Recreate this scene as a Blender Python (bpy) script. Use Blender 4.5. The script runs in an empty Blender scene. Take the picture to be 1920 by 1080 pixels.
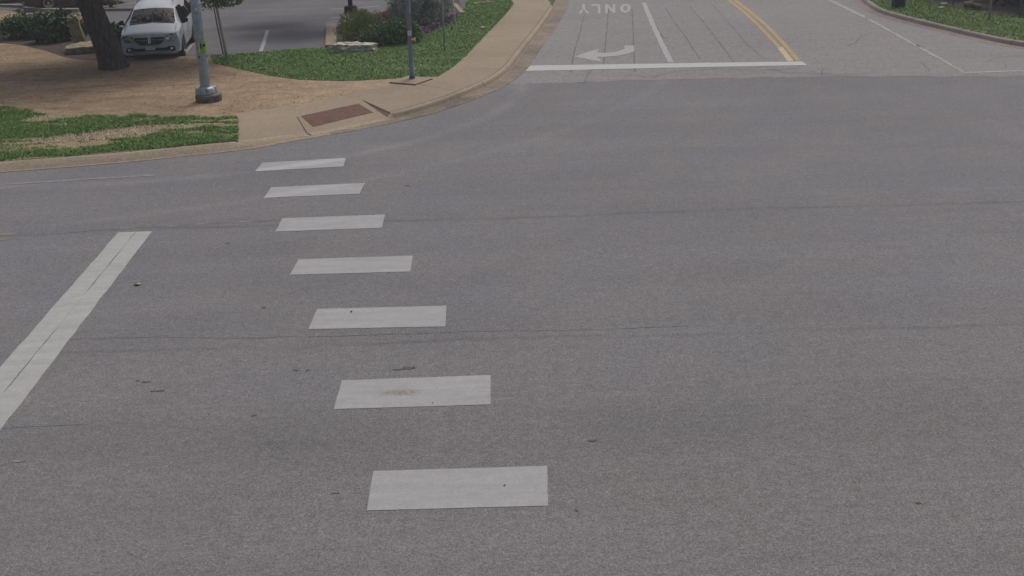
import bpy, bmesh, math, random
from mathutils import Vector, Matrix, noise as mnoise
from mathutils.geometry import tessellate_polygon
random.seed(7)
scene = bpy.context.scene
C = bpy.data.collections.new('intersection'); scene.collection.children.link(C)

# ---------------------------------------------------------------- camera (solved from the crossing bars and the upright poles)
H = 6.6
FPX = 2223.4
PITCH, ROLL = 0.3581, -0.0325
F = Vector((0, math.cos(PITCH), -math.sin(PITCH)))
R0 = Vector((1, 0, 0)); U0 = R0.cross(F)
RX = math.cos(ROLL)*R0 + math.sin(ROLL)*U0
UX = -math.sin(ROLL)*R0 + math.cos(ROLL)*U0
cam = bpy.data.cameras.new('camera'); camo = bpy.data.objects.new('camera', cam); C.objects.link(camo)
cam.sensor_width = 36; cam.lens = FPX/1920*36; cam.clip_end = 2000; cam.clip_start = .1
M = Matrix.Identity(4)
for i in range(3):
    M[i][0] = RX[i]; M[i][1] = UX[i]; M[i][2] = -F[i]
M[2][3] = H
camo.matrix_world = M
scene.camera = camo

def g(px, py, z=0.0):
    """Where the ground at height z is seen at this point of the survey picture."""
    d = F + RX*((px-960)/FPX) - UX*((py-540)/FPX)
    t = (z-H)/d.z
    return Vector((d.x*t, d.y*t, z))
def gl(pts, z=0.0): return [g(x, y, z) for x, y in pts]

# ---------------------------------------------------------------- materials
def lin(c):
    return tuple(((v/255)/12.92 if v <= 10 else (((v/255)+.055)/1.055)**2.4) for v in c)
class NT:
    def __init__(s, name):
        s.m = bpy.data.materials.new(name); s.m.use_nodes = True
        s.t = s.m.node_tree; s.b = s.t.nodes['Principled BSDF']; s.tc = None
    def n(s, kind, **kw):
        x = s.t.nodes.new(kind)
        for k, v in kw.items():
            if hasattr(x, k): setattr(x, k, v)
        return x
    def l(s, a, b): s.t.links.new(a, b)
    def pos(s):
        if s.tc is None: s.tc = s.n('ShaderNodeTexCoord').outputs['Object']
        return s.tc
    def noise(s, scale, detail=2, rough=.55, vec=None, dist=0):
        x = s.n('ShaderNodeTexNoise'); x.inputs['Scale'].default_value = scale
        x.inputs['Detail'].default_value = detail; x.inputs['Roughness'].default_value = rough
        x.inputs['Distortion'].default_value = dist
        s.l(vec or s.pos(), x.inputs['Vector']); return x.outputs['Fac']
    def ramp(s, fac, stops):
        x = s.n('ShaderNodeValToRGB'); e = x.color_ramp.elements
        while len(e) < len(stops): e.new(.5)
        for k, (p, c) in enumerate(stops):
            e[k].position = p; e[k].color = (*c, 1) if len(c) == 3 else c
        s.l(fac, x.inputs[0]); return x.outputs['Color']
    def rng(s, fac, a, b, c, d):
        x = s.n('ShaderNodeMapRange'); x.inputs[1].default_value = a; x.inputs[2].default_value = b
        x.inputs[3].default_value = c; x.inputs[4].default_value = d
        s.l(fac, x.inputs[0]); return x.outputs[0]
    def math(s, op, a, b=None):
        x = s.n('ShaderNodeMath', operation=op)
        for k, v in enumerate((a, b)):
            if v is None: continue
            if isinstance(v, (int, float)): x.inputs[k].default_value = v
            else: s.l(v, x.inputs[k])
        return x.outputs[0]
    def scale(s, col, fac):
        x = s.n('ShaderNodeVectorMath', operation='SCALE')
        if isinstance(col, tuple): x.inputs[0].default_value = col
        else: s.l(col, x.inputs[0])
        s.l(fac, x.inputs['Scale']); return x.outputs[0]
    def mix(s, fac, a, b):
        x = s.n('ShaderNodeMix', data_type='RGBA')
        if isinstance(fac, (int, float)): x.inputs[0].default_value = fac
        else: s.l(fac, x.inputs[0])
        for k, v in ((6, a), (7, b)):
            if isinstance(v, tuple): x.inputs[k].default_value = (*v[:3], 1)
            else: s.l(v, x.inputs[k])
        return x.outputs[2]
    def stretch(s, sx, sy, sz=1, rz=0):
        x = s.n('ShaderNodeMapping'); x.inputs['Scale'].default_value = (sx, sy, sz)
        x.inputs['Rotation'].default_value = (0, 0, rz)
        s.l(s.pos(), x.inputs['Vector']); return x.outputs[0]
    def xyz(s):
        x = s.n('ShaderNodeSeparateXYZ'); s.l(s.pos(), x.inputs[0]); return x.outputs
    def done(s, col=None, rough=.85, spec=.3, metal=0, bump=None, bdist=.01, bstr=.6):
        if col is not None:
            if isinstance(col, tuple): s.b.inputs['Base Color'].default_value = (*col[:3], 1)
            else: s.l(col, s.b.inputs['Base Color'])
        if isinstance(rough, float): s.b.inputs['Roughness'].default_value = rough
        else: s.l(rough, s.b.inputs['Roughness'])
        s.b.inputs['Specular IOR Level'].default_value = spec
        s.b.inputs['Metallic'].default_value = metal
        if bump is not None:
            x = s.n('ShaderNodeBump'); x.inputs['Distance'].default_value = bdist; x.inputs['Strength'].default_value = bstr
            s.l(bump, x.inputs['Height']); s.l(x.outputs[0], s.b.inputs['Normal'])
        return s.m

def grains(t, specs):
    """product of (1 +- amp) noises, given as (scale, amp)"""
    out = None
    for sc, amp in specs:
        v = t.rng(t.noise(sc, 2, .6), .3, .7, 1-amp, 1+amp)
        out = v if out is None else t.math('MULTIPLY', out, v)
    return out

def circle3(a, b, c):
    d = 2*(a.x*(b.y-c.y)+b.x*(c.y-a.y)+c.x*(a.y-b.y)); A, B, D = a.x**2+a.y**2, b.x**2+b.y**2, c.x**2+c.y**2
    ux = (A*(b.y-c.y)+B*(c.y-a.y)+D*(a.y-b.y))/d; uy = (A*(c.x-b.x)+B*(a.x-c.x)+D*(b.x-a.x))/d
    return ux, uy, math.hypot(a.x-ux, a.y-uy)
def paving(name, base, grain, blotch=.08, tint=None, seams=(), bump=True, streak=.05, rough=.88, specks=0.0, arcs=(), warm=None):
    t = NT(name)
    gr = grains(t, grain)
    big = t.rng(t.noise(.18, 4, .6), .3, .7, 1-blotch, 1+blotch)
    st = t.rng(t.noise(1.0, 3, .6, t.stretch(.05, .9)), .3, .7, 1-streak, 1+streak)
    fac = t.math('MULTIPLY', t.math('MULTIPLY', gr, big), st)
    if seams:
        X, Y, _ = t.xyz()
        wob = t.rng(t.noise(.35, 3), .3, .7, -.10, .10)
        msk = t.rng(t.noise(.45, 3), .38, .62, .25, 1)
        for y0, slope, wd, dk in seams:
            yy = t.math('ADD', t.math('SUBTRACT', t.math('SUBTRACT', Y, y0), t.math('MULTIPLY', X, slope)), wob)
            k = t.rng(t.math('ABSOLUTE', yy), 0, wd, dk, 0)
            fac = t.math('MULTIPLY', fac, t.math('SUBTRACT', 1, t.math('MULTIPLY', k, msk)))
    if arcs:
        X, Y, _ = t.xyz(); amsk = t.rng(t.noise(.5, 4), .35, .6, .35, 1)
        for (cx, cy, R), wd, dk in arcs:
            dx, dy = t.math('SUBTRACT', X, cx), t.math('SUBTRACT', Y, cy)
            dd = t.math('ABSOLUTE', t.math('SUBTRACT', t.math('SQRT', t.math('ADD', t.math('MULTIPLY', dx, dx), t.math('MULTIPLY', dy, dy))), R))
            k = t.rng(dd, 0, wd, dk, 0)
            fac = t.math('MULTIPLY', fac, t.math('SUBTRACT', 1, t.math('MULTIPLY', k, amsk)))
    if tint:
        a = t.mix(t.rng(t.noise(.5, 4, .65), .35, .65, 0, 1), base, tint)
    else: a = base
    if warm:
        y0, y1, wc = warm; X, Y, _ = t.xyz()
        a = t.mix(t.math('MULTIPLY', t.rng(t.math('ADD', Y, t.rng(t.noise(.2, 3), .3, .7, -3, 3)), y0, y1, 1, 0), .8), a, wc)
    col = t.scale(a, fac)
    if specks:
        v = t.n('ShaderNodeTexVoronoi'); v.inputs['Scale'].default_value = 26; t.l(t.pos(), v.inputs['Vector'])
        k = t.rng(v.outputs['Distance'], .10, .2, specks, 0)
        sep = t.n('ShaderNodeSeparateColor'); t.l(v.outputs['Color'], sep.inputs[0])
        k = t.math('MULTIPLY', k, t.rng(sep.outputs[0], .80, .82, 0, 1))
        col = t.mix(k, col, (.42, .41, .38))
    bm = t.noise(45, 3, .7) if bump else None
    return t.done(col, rough, .25, 0, bm, .006, .5)

def simple(name, base, var=.15, sc=8, rough=.6, spec=.4, metal=0, bump=0, bsc=30, second=None, secsc=4, island=0.0, lo=.45, hi=.6):
    t = NT(name)
    fac = t.rng(t.noise(sc, 4, .6), .3, .7, 1-var, 1+var)
    if island:
        ge = t.n('ShaderNodeNewGeometry')
        fac = t.math('MULTIPLY', fac, t.rng(ge.outputs['Random Per Island'], 0, 1, 1-island, 1+island))
    b = base
    if second: b = t.mix(t.rng(t.noise(secsc, 4, .6), lo, hi, 0, 1), base, second)
    return t.done(t.scale(b, fac), rough, spec, metal, t.noise(bsc, 3) if bump else None, .02, bump)

def leafmat(name, base, second, island=.45, rough=.55, transl=.0):
    t = NT(name)
    ge = t.n('ShaderNodeNewGeometry'); r = ge.outputs['Random Per Island']
    col = t.mix(t.rng(t.noise(2.2, 3), .38, .62, 0, 1), base, second)
    col = t.scale(col, t.rng(r, 0, 1, 1-island, 1+island))
    return t.done(col, rough, .25)

ASPH = (.136, .138, .150)
mt = {}
mt['road'] = paving('worn_asphalt', ASPH, [(190, .45), (80, .52), (32, .31), (12, .14), (4.5, .07)], .07, (.152, .147, .149),
     seams=[(g(1900, 606).y, 0.0, .09, .22), (g(300, 428).y-.05, 0.0, .12, .22), (g(960, 815).y, 0, 1.3, .12), (g(960, 500).y, 0, 1.0, -.045), (g(1000, 680).y, 0, .9, -.04), (g(1000, 283).y, 0, .9, -.07), (g(1000, 245).y, 0, .8, .05), (g(1000, 340).y, 0, 1.0, .04), (g(1200, 400).y, 0, .07, .10), (g(300, 760).y, 0, .05, .10)],
     specks=.5, warm=(11, 19, (.152, .148, .148)),
     arcs=[(circle3(g(480, 320), g(655, 292), g(900, 224)), .30, -.20), (circle3(g(380, 388), g(640, 346), g(1000, 262)), .28, -.13), (circle3(g(560, 318), g(800, 270), g(1000, 190)), .6, .05), (circle3(g(700, 500), g(1150, 330), g(1400, 160)), .35, .05), (circle3(g(900, 520), g(1250, 350), g(1480, 160)), .35, .05), (circle3(g(-100, 520), g(700, 330), g(1180, 150)), .5, -.04)])
mt['old_road'] = paving('bleached_old_asphalt', (.200, .191, .186), [(62, .3), (22, .25), (9, .18), (3, .08)], .07, (.188, .187, .192), streak=.03)
mt['lot'] = paving('parking_asphalt', (.092, .095, .103), [(60, .2), (20, .15), (6, .08)], .16, (.115, .113, .115), streak=.12)
mt['concrete'] = paving('tan_concrete', (.236, .193, .143), [(90, .12), (30, .10), (8, .08)], .09, (.265, .213, .152), streak=.04)
mt['kerb'] = paving('kerb_concrete', (.295, .244, .178), [(60, .2), (16, .16), (4, .12)], .12, (.245, .203, .152), streak=.02)
mt['greykerb'] = paving('grey_kerb_concrete', (.27, .235, .20), [(60, .14), (16, .13), (4, .14)], .12, (.20, .18, .16), streak=.02)
mt['gutter'] = paving('stained_gutter', (.225, .185, .14), [(60, .2), (16, .2), (5, .18)], .3, (.13, .11, .09), streak=.05)
mt['pinkgutter'] = paving('pinkish_gutter', (.25, .19, .165), [(60, .2), (16, .2), (5, .15)], .2, (.19, .15, .135), streak=.05)
mt['joint'] = simple('dark_joint', (.045, .042, .04), .2, 20, .9)
mt['faintseal'] = simple('faint_overlay_seam', (.122, .119, .123), .35, 3, .9, second=(.165, .162, .168), secsc=1.2, lo=.34, hi=.54)
mt['sealant'] = simple('crack_sealant', (.074, .072, .073), .25, 12, .8)
def gravelmat():
    t = NT('decomposed_granite')
    X, Y, _ = t.xyz()
    gr = grains(t, [(70, .22), (25, .25), (9, .20), (2.5, .13)])
    n = t.noise(1.3, 5, .65, t.stretch(.5, 1.6))
    col = t.ramp(n, [(.3, (.165, .118, .075)), (.46, (.235, .174, .113)), (.62, (.262, .198, .132)), (.75, (.30, .230, .158))])
    near = t.rng(t.noise(.25, 3), .35, .65, .88, 1.12)
    col = t.scale(col, t.math('MULTIPLY', gr, near))
    # straw coloured dust towards the paving on the right
    d = t.math('ADD', t.rng(X, -9.5, -3.5, 0, 1), t.rng(t.noise(.8, 4), .3, .7, -.35, .35))
    col = t.mix(t.rng(d, .1, .9, 0, .8), col, t.scale((.31, .245, .17), gr))
    return t.done(col, .95, .1, 0, t.noise(28, 4, .7), .02, .7)
mt['gravel'] = gravelmat()
mt['soil'] = paving('straw_soil', (.27, .205, .13), [(60, .25), (20, .25), (6, .15)], .15, (.19, .15, .095))
mt['turf'] = paving('turf_soil', (.085, .125, .050), [(40, .3), (12, .25)], .2, (.10, .125, .06))
mt['mulch'] = paving('bark_mulch', (.045, .034, .028), [(40, .4), (14, .35)], .2, (.06, .045, .036))
mt['ground'] = paving('far_ground', (.10, .11, .06), [(4, .2), (1, .2)], .2, (.14, .12, .08))
def paintmat(name, base, wear=(.17, .17, .17), lo=.60, hi=.74, dirt=.10, scale=9, arcs=()):
    t = NT(name)
    gr = grains(t, [(90, .10), (30, .07), (6, .05)])
    streak = t.rng(t.noise(1, 4, .6, t.stretch(.7, 5)), .3, .7, 1-dirt, 1+dirt*.7)
    col = t.scale(base, t.math('MULTIPLY', gr, streak))
    if arcs:
        X, Y, _ = t.xyz()
        for (cx, cy, R), wd, dk in arcs:
            dx, dy = t.math('SUBTRACT', X, cx), t.math('SUBTRACT', Y, cy)
            dd = t.math('ABSOLUTE', t.math('SUBTRACT', t.math('SQRT', t.math('ADD', t.math('MULTIPLY', dx, dx), t.math('MULTIPLY', dy, dy))), R))
            k = t.rng(dd, wd*.55, wd, dk, 0); col = t.scale(col, t.math('SUBTRACT', 1, k))
    w = t.rng(t.noise(scale, 6, .75), lo, hi, 0, 1)
    return t.done(t.mix(w, col, wear), .7, .3, 0, t.noise(60, 3), .004, .5)
mt['paint'] = paintmat('white_thermoplastic', (.282, .285, .288), (.2, .2, .2), .64, .80, .10, 9, [(circle3(g(500, 319), g(590, 305), g(700, 288)), .22, -.22), (circle3(g(500, 369), g(590, 354), g(700, 335)), .2, -.12)])
mt['stop'] = paintmat('stop_line_paint', (.315, .325, .315), (.22, .23, .22), .62, .80, .10, 5)
mt['stop2'] = paintmat('fresh_stop_line_paint', (.36, .38, .365), (.3, .3, .3), .66, .8, .06)
mt['faded'] = paintmat('faded_white_paint', (.31, .315, .32), (.2, .19, .185), .46, .68, .1, 6)
mt['ghost2'] = paintmat('half_worn_white_paint', (.29, .29, .295), (.2, .19, .185), .44, .62, .1, 4)
mt['ghost'] = paintmat('worn_white_edge_paint', (.205, .206, .212), (.155, .155, .16), .42, .58, .08, 5)
mt['yellow'] = paintmat('yellow_paint', (.33, .23, .095), (.22, .19, .15), .46, .70, .1, 5)
mt['paleyellow'] = paintmat('bleached_yellow_paint', (.42, .34, .20), (.22, .19, .15), .52, .70, .1, 5)
mt['ghostyellow'] = paintmat('dull_yellow_paint', (.20, .165, .10), (.16, .15, .14), .42, .6, .1, 5)
def tactmat():
    t = NT('red_tactile_brick')
    gr = grains(t, [(60, .25), (20, .25), (5, .12)])
    col = t.mix(t.rng(t.noise(3, 4), .4, .65, 0, 1), (.155, .083, .066), (.115, .075, .066))
    return t.done(t.scale(col, gr), .9, .2, 0, t.noise(30, 2), .01, .7)
mt['tactile'] = tactmat()
mt['galv'] = simple('galvanised_steel', (.33, .375, .40), .16, 6, .5, .5, .35, .15, 25, (.27, .31, .335), 9)
mt['galvdark'] = simple('dull_galvanised_steel', (.20, .228, .255), .14, 6, .55, .45, .3, .1, 25)
mt['shaftcon'] = simple('weathered_concrete', (.17, .145, .12), .35, 7, .95, .2, 0, .5, 30, (.10, .085, .07), 5)
mt['black'] = simple('black_plastic', (.014, .014, .015), .2, 8, .5)
mt['lime'] = simple('fluorescent_lime', (.25, .37, .05), .12, 12, .6)
mt['amberpl'] = simple('amber_button_plastic', (.60, .34, .035), .1, 20, .35, .5)
mt['white'] = simple('white_plastic', (.62, .63, .64), .06, 14, .5)
def bark():
    t = NT('oak_bark')
    v = t.stretch(9, 9, 2.0)
    n = t.noise(1.4, 6, .7, v)
    col = t.ramp(n, [(.3, (.026, .021, .019)), (.5, (.078, .062, .055)), (.68, (.14, .115, .10))])
    col = t.scale(col, grains(t, [(30, .25), (2, .2)]))
    return t.done(col, .95, .15, 0, n, .06, 1.0)
mt['bark'] = bark()
mt['palebark'] = simple('pale_bark', (.36, .32, .27), .25, 20, .9, .2, 0, .4, 40)
mt['darkbark'] = simple('dark_bark', (.05, .042, .036), .25, 12, .9, .2, 0, .4, 30)
mt['oakleaf'] = leafmat('oak_leaves', (.035, .065, .02), (.05, .085, .026))
mt['sapleaf'] = leafmat('sapling_leaves', (.075, .135, .04), (.13, .175, .075))
mt['hollyleaf'] = leafmat('dark_shrub_leaves', (.040, .085, .036), (.062, .12, .042), .55)
mt['yelleaf'] = leafmat('yellow_green_leaves', (.13, .21, .045), (.22, .26, .06), .5)
mt['greenleaf'] = leafmat('deep_green_leaves', (.055, .125, .044), (.085, .16, .058), .5)
mt['silverleaf'] = leafmat('silver_sage_leaves', (.25, .285, .24), (.35, .375, .325), .5)
mt['purpleleaf'] = leafmat('purple_leaves', (.17, .105, .15), (.25, .17, .22), .5)
mt['redflower'] = leafmat('red_flowers', (.26, .09, .08), (.32, .16, .13), .4)
mt['woodleaf'] = leafmat('woodland_leaves', (.020, .036, .017), (.034, .052, .024), .5)
def grassmat(name, a, b, c):
    t = NT(name)
    ge = t.n('ShaderNodeNewGeometry')
    col = t.mix(t.rng(t.noise(.9, 4, .6), .38, .62, 0, 1), a, b)
    col = t.mix(t.rng(t.noise(.35, 3, .6), .52, .70, 0, .55), col, c)
    col = t.scale(col, t.rng(ge.outputs['Random Per Island'], 0, 1, .75, 1.25))
    return t.done(col, .6, .2)
mt['grass'] = grassmat('lawn_grass', (.125, .245, .052), (.158, .27, .066), (.205, .26, .095))
mt['grass2'] = grassmat('verge_grass', (.125, .235, .052), (.160, .25, .066), (.225, .24, .11))
mt['limestone'] = simple('limestone', (.50, .46, .38), .3, 5, .9, .2, 0, 1.0, 14, (.20, .17, .13), 6, lo=.5, hi=.68)
mt['mossstone'] = simple('mossy_limestone', (.31, .275, .20), .35, 5, .9, .2, 0, .9, 12, (.15, .14, .08), 6)
mt['stonebits'] = simple('stone_chips', (.36, .29, .215), .2, 5, .9, .2, 0, 0, 12, island=.5)
mt['leaflit'] = simple('dead_leaves', (.095, .068, .045), .2, 10, .9, .2, island=.5)
# vehicles
def carpaint(name, base, rough=.25):
    t = NT(name)
    t.b.inputs['Coat Weight'].default_value = .6; t.b.inputs['Coat Roughness'].default_value = .08
    dust = t.rng(t.noise(5, 5, .6), .35, .7, 1.0, .93)
    return t.done(t.scale(base, dust), rough+.0, .5)
mt['carwhite'] = carpaint('white_car_paint', (.47, .505, .525))
mt['carmaroon'] = carpaint('dark_maroon_car_paint', (.022, .009, .011))
mt['cardark'] = carpaint('dark_blue_car_paint', (.016, .019, .026))
mt['glass'] = simple('tinted_glass', (.014, .017, .018), .1, 5, .06, .28)
mt['sideglass'] = simple('dark_side_glass', (.010, .011, .013), .1, 5, .45, .05)
mt['sideglass'].node_tree.nodes['Principled BSDF'].inputs['IOR'].default_value = 1.04
mt['tyre'] = simple('tyre_rubber', (.02, .02, .02), .2, 20, .85)
mt['alloy'] = simple('alloy_wheel', (.52, .52, .53), .1, 9, .35, .5, .6)
mt['chrome'] = simple('chrome', (.62, .63, .64), .05, 9, .18, .6, .9)
mt['lens'] = simple('headlight_lens', (.13, .14, .145), .3, 20, .12, .8, .2, second=(.40, .41, .41), secsc=9)
mt['amber'] = simple('amber_lamp', (.75, .42, .08), .1, 9, .15, .8)
mt['bulb'] = simple('lamp_reflector', (.85, .80, .62), .1, 9, .15, .8)
mt['grille'] = simple('grille_black', (.014, .014, .016), .2, 30, .6, .15)
mt['plate'] = simple('plate_white', (.50, .52, .50), .25, 60, .5)
mt['fencemesh'] = simple('chain_link_wire', (.10, .11, .12), .1, 9, .5, .4, .4)

# ---------------------------------------------------------------- mesh helpers
class MB:
    def __init__(s): s.v = []; s.f = []; s.mi = []; s.cur = 0
    def add(s, vs, fs):
        o = len(s.v); s.v += [tuple(v) for v in vs]
        for f in fs: s.f.append(tuple(i+o for i in f)); s.mi.append(s.cur)
        return s
    def box(s, c, size, rz=0, rx=0, ry=0):
        m = Matrix.Translation(c) @ Matrix.Rotation(rz, 4, 'Z') @ Matrix.Rotation(ry, 4, 'Y') @ Matrix.Rotation(rx, 4, 'X')
        a, b, d = size[0]/2, size[1]/2, size[2]/2
        vs = [m @ Vector((x, y, z)) for x in (-a, a) for y in (-b, b) for z in (-d, d)]
        return s.add(vs, [(0, 1, 3, 2), (4, 6, 7, 5), (0, 4, 5, 1), (2, 3, 7, 6), (0, 2, 6, 4), (1, 5, 7, 3)])
    def tube(s, pts, rad, n=12, cap=True):
        pts = [Vector(p) for p in pts]
        if not isinstance(rad, (list, tuple)): rad = [rad]*len(pts)
        rings = []
        for i, p in enumerate(pts):
            d = (pts[min(i+1, len(pts)-1)]-pts[max(i-1, 0)]).normalized()
            a = d.orthogonal().normalized() if abs(d.z) < .9 else Vector((1, 0, 0))
            a = (a - d*a.dot(d)).normalized(); b = d.cross(a)
            rings.append([p + (a*math.cos(2*math.pi*k/n)+b*math.sin(2*math.pi*k/n))*rad[i] for k in range(n)])
        vs = [v for r in rings for v in r]; fs = []
        for i in range(len(rings)-1):
            for k in range(n):
                fs.append((i*n+k, i*n+(k+1) % n, (i+1)*n+(k+1) % n, (i+1)*n+k))
        if cap: fs += [tuple(range(n-1, -1, -1)), tuple((len(rings)-1)*n+k for k in range(n))]
        return s.add(vs, fs)
    def poly(s, pts, skirt=0):
        pts = [Vector(p) for p in pts]
        tri = tessellate_polygon([[Vector((p.x, p.y, 0)) for p in pts]])
        area = sum(pts[i].x*pts[(i+1) % len(pts)].y-pts[(i+1) % len(pts)].x*pts[i].y for i in range(len(pts)))
        fs = []
        for a, b, c in tri:
            n = (pts[b]-pts[a]).cross(pts[c]-pts[a])
            fs.append((a, b, c) if n.z > 0 else (a, c, b))
        s.add(pts, fs)
        if skirt:
            n = len(pts); lo = [p-Vector((0, 0, skirt)) for p in pts]
            fs = [(i, i+n, (i+1) % n+n, (i+1) % n) if area > 0 else (i, (i+1) % n, (i+1) % n+n, i+n) for i in range(n)]
            s.add(pts+lo, fs)
        return s
    def strip(s, pts, w, jit=0, z=None):
        pts = [Vector(p) for p in pts]; n = len(pts); vs = []
        ws = w if isinstance(w, (list, tuple)) else [w]*n
        for i, p in enumerate(pts):
            d = pts[min(i+1, n-1)]-pts[max(i-1, 0)]; d.z = 0; d.normalize()
            nn = Vector((-d.y, d.x, 0))
            vs += [p+nn*(ws[i]/2+random.uniform(-jit, jit)), p-nn*(ws[i]/2+random.uniform(-jit, jit))]
        return s.add(vs, [(2*i, 2*i+1, 2*i+3, 2*i+2) for i in range(n-1)])
    def build(s, name, mats, parent=None, smooth=False, loc=None):
        me = bpy.data.meshes.new(name); me.from_pydata(s.v, [], s.f)
        if not isinstance(mats, (list, tuple)): mats = [mats]
        for m in mats: me.materials.append(mt[m] if isinstance(m, str) else m)
        if len(mats) > 1: me.polygons.foreach_set('material_index', s.mi)
        if smooth: me.polygons.foreach_set('use_smooth', [True]*len(me.polygons))
        me.update()
        o = bpy.data.objects.new(name, me); C.objects.link(o)
        if parent: o.parent = parent
        if loc: o.location = loc
        return o
def autosmooth(o, ang=35):
    bm = bmesh.new(); bm.from_mesh(o.data); bmesh.ops.remove_doubles(bm, verts=bm.verts, dist=1e-4)
    bmesh.ops.recalc_face_normals(bm, faces=bm.faces)
    for f in bm.faces: f.smooth = True
    for e in bm.edges:
        if len(e.link_faces) == 2 and e.calc_face_angle(0) > math.radians(ang): e.smooth = False
    bm.to_mesh(o.data); bm.free(); return o
def bevel(o, w=.02, seg=2):
    bm = bmesh.new(); bm.from_mesh(o.data); bmesh.ops.remove_doubles(bm, verts=bm.verts, dist=1e-5)
    bmesh.ops.bevel(bm, geom=[e for e in bm.edges], offset=w, segments=seg, affect='EDGES', clamp_overlap=True)
    bm.to_mesh(o.data); bm.free(); return o
def tag(o, label, cat, group=None, kind=None):
    o['label'] = label; o['category'] = cat
    if group: o['group'] = group
    if kind: o['kind'] = kind
    return o
def struct(o): o['kind'] = 'structure'; return o
def stuff(o, label, cat): o['kind'] = 'stuff'; o['label'] = label; o['category'] = cat; return o
def empty(name, loc, rz, label, cat, group=None):
    o = bpy.data.objects.new(name, None); C.objects.link(o); o.location = loc; o.rotation_euler = (0, 0, rz)
    o.empty_display_size = .3
    return tag(o, label, cat, group)

def catmull(pts, step=.5):
    """spline through vectors of any length; first two comps set spacing"""
    out = []
    n = len(pts)
    for i in range(n-1):
        p0, p1, p2, p3 = pts[max(i-1, 0)], pts[i], pts[i+1], pts[min(i+2, n-1)]
        L = math.hypot(p2[0]-p1[0], p2[1]-p1[1]); k = max(1, int(L/step))
        for j in range(k):
            t = j/k
            q = [.5*(2*b+(c-a)*t+(2*a-5*b+4*c-d)*t*t+(-a+3*b-3*c+d)*t**3) for a, b, c, d in zip(p0, p1, p2, p3)]
            # keep profile numbers between their end values
            q[2:] = [b+(c-b)*t for b, c in zip(p1[2:], p2[2:])]
            out.append(q)
    out.append(list(pts[-1])); return out
def inpoly(x, y, P):
    c = False; j = len(P)-1
    for i in range(len(P)):
        a, b = P[i], P[j]
        if (a.y > y) != (b.y > y) and x < (b.x-a.x)*(y-a.y)/(b.y-a.y)+a.x: c = not c
        j = i
    return c

# ---------------------------------------------------------------- sky and light
w = bpy.data.worlds.new('World'); scene.world = w; w.use_nodes = True
nt = w.node_tree; bg = nt.nodes['Background']
sk = nt.nodes.new('ShaderNodeTexSky'); sk.sky_type = 'NISHITA'; sk.sun_disc = False
SUN_EL, SUN_AZ = math.radians(62), math.radians(25)      # azimuth clockwise from +Y
sk.sun_elevation = SUN_EL; sk.sun_rotation = SUN_AZ
sk.air_density = 1.0; sk.dust_density = 6.0; sk.ozone_density = .6
nt.links.new(sk.outputs[0], bg.inputs[0]); bg.inputs[1].default_value = .085
sd = bpy.data.lights.new('sun', 'SUN'); sd.energy = 1.45; sd.angle = math.radians(16); sd.color = (1, .965, .92)
so = bpy.data.objects.new('sun', sd); C.objects.link(so)
dvec = Vector((math.sin(SUN_AZ)*math.cos(SUN_EL), math.cos(SUN_AZ)*math.cos(SUN_EL), math.sin(SUN_EL)))
so.rotation_euler = dvec.to_track_quat('Z', 'Y').to_euler(); so.location = (0, 0, 40)
scene.view_settings.view_transform = 'Standard'; scene.view_settings.look = 'None'
scene.view_settings.gamma = 1; scene.view_settings.exposure = 0.16

# ---------------------------------------------------------------- ground, roads
struct(MB().poly([(-400, -350, -.03), (400, -350, -.03), (400, 650, -.03), (-400, 650, -.03)]).build('ground', 'ground'))
struct(MB().poly([(-160, -40, 0), (160, -40, 0), (160, 48, 0), (-160, 48, 0)]).build('road', 'road'))

# kerb on the corner: outer gutter edge with (gutter width, kerb height)
KP = [(-700, 372, .12, .14), (-300, 348, .12, .14), (0, 324, .12, .14), (225, 306, .12, .14), (400, 288, .12, .13), (475, 279, .14, .11), (540, 266.5, .18, .07),
      (590, 258, .2, .03), (660, 246, .28, .03), (751, 227.6, .36, .03), (757, 226.2, .38, .14), (805, 215, .42, .15), (870, 194, .45, .15),
      (920, 173.5, .48, .15), (957, 156, .5, .15), (985, 134, .5, .15), (1000, 113, .5, .15), (1017, 88, .5, .15), (1040, 55, .5, .15), (1061, 20, .5, .15), (1066, 3, .5, .15), (1070, -30, .5, .15), (1076, -90, .5, .15)]
KW = [[*g(a, b).to_2d(), c, d] for a, b, c, d in KP]
path = [[x, KW[0][1], .12, .14] for x in (-150, -90, -50, -30)] + catmull(KW, .12)
path = [p for i, p in enumerate(path) if i == 0 or p[0] > path[i-1][0]-.5]
print('path', len(path))
def nearest(P, q): return min(range(len(P)), key=lambda i: (P[i]-q).length)
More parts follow.
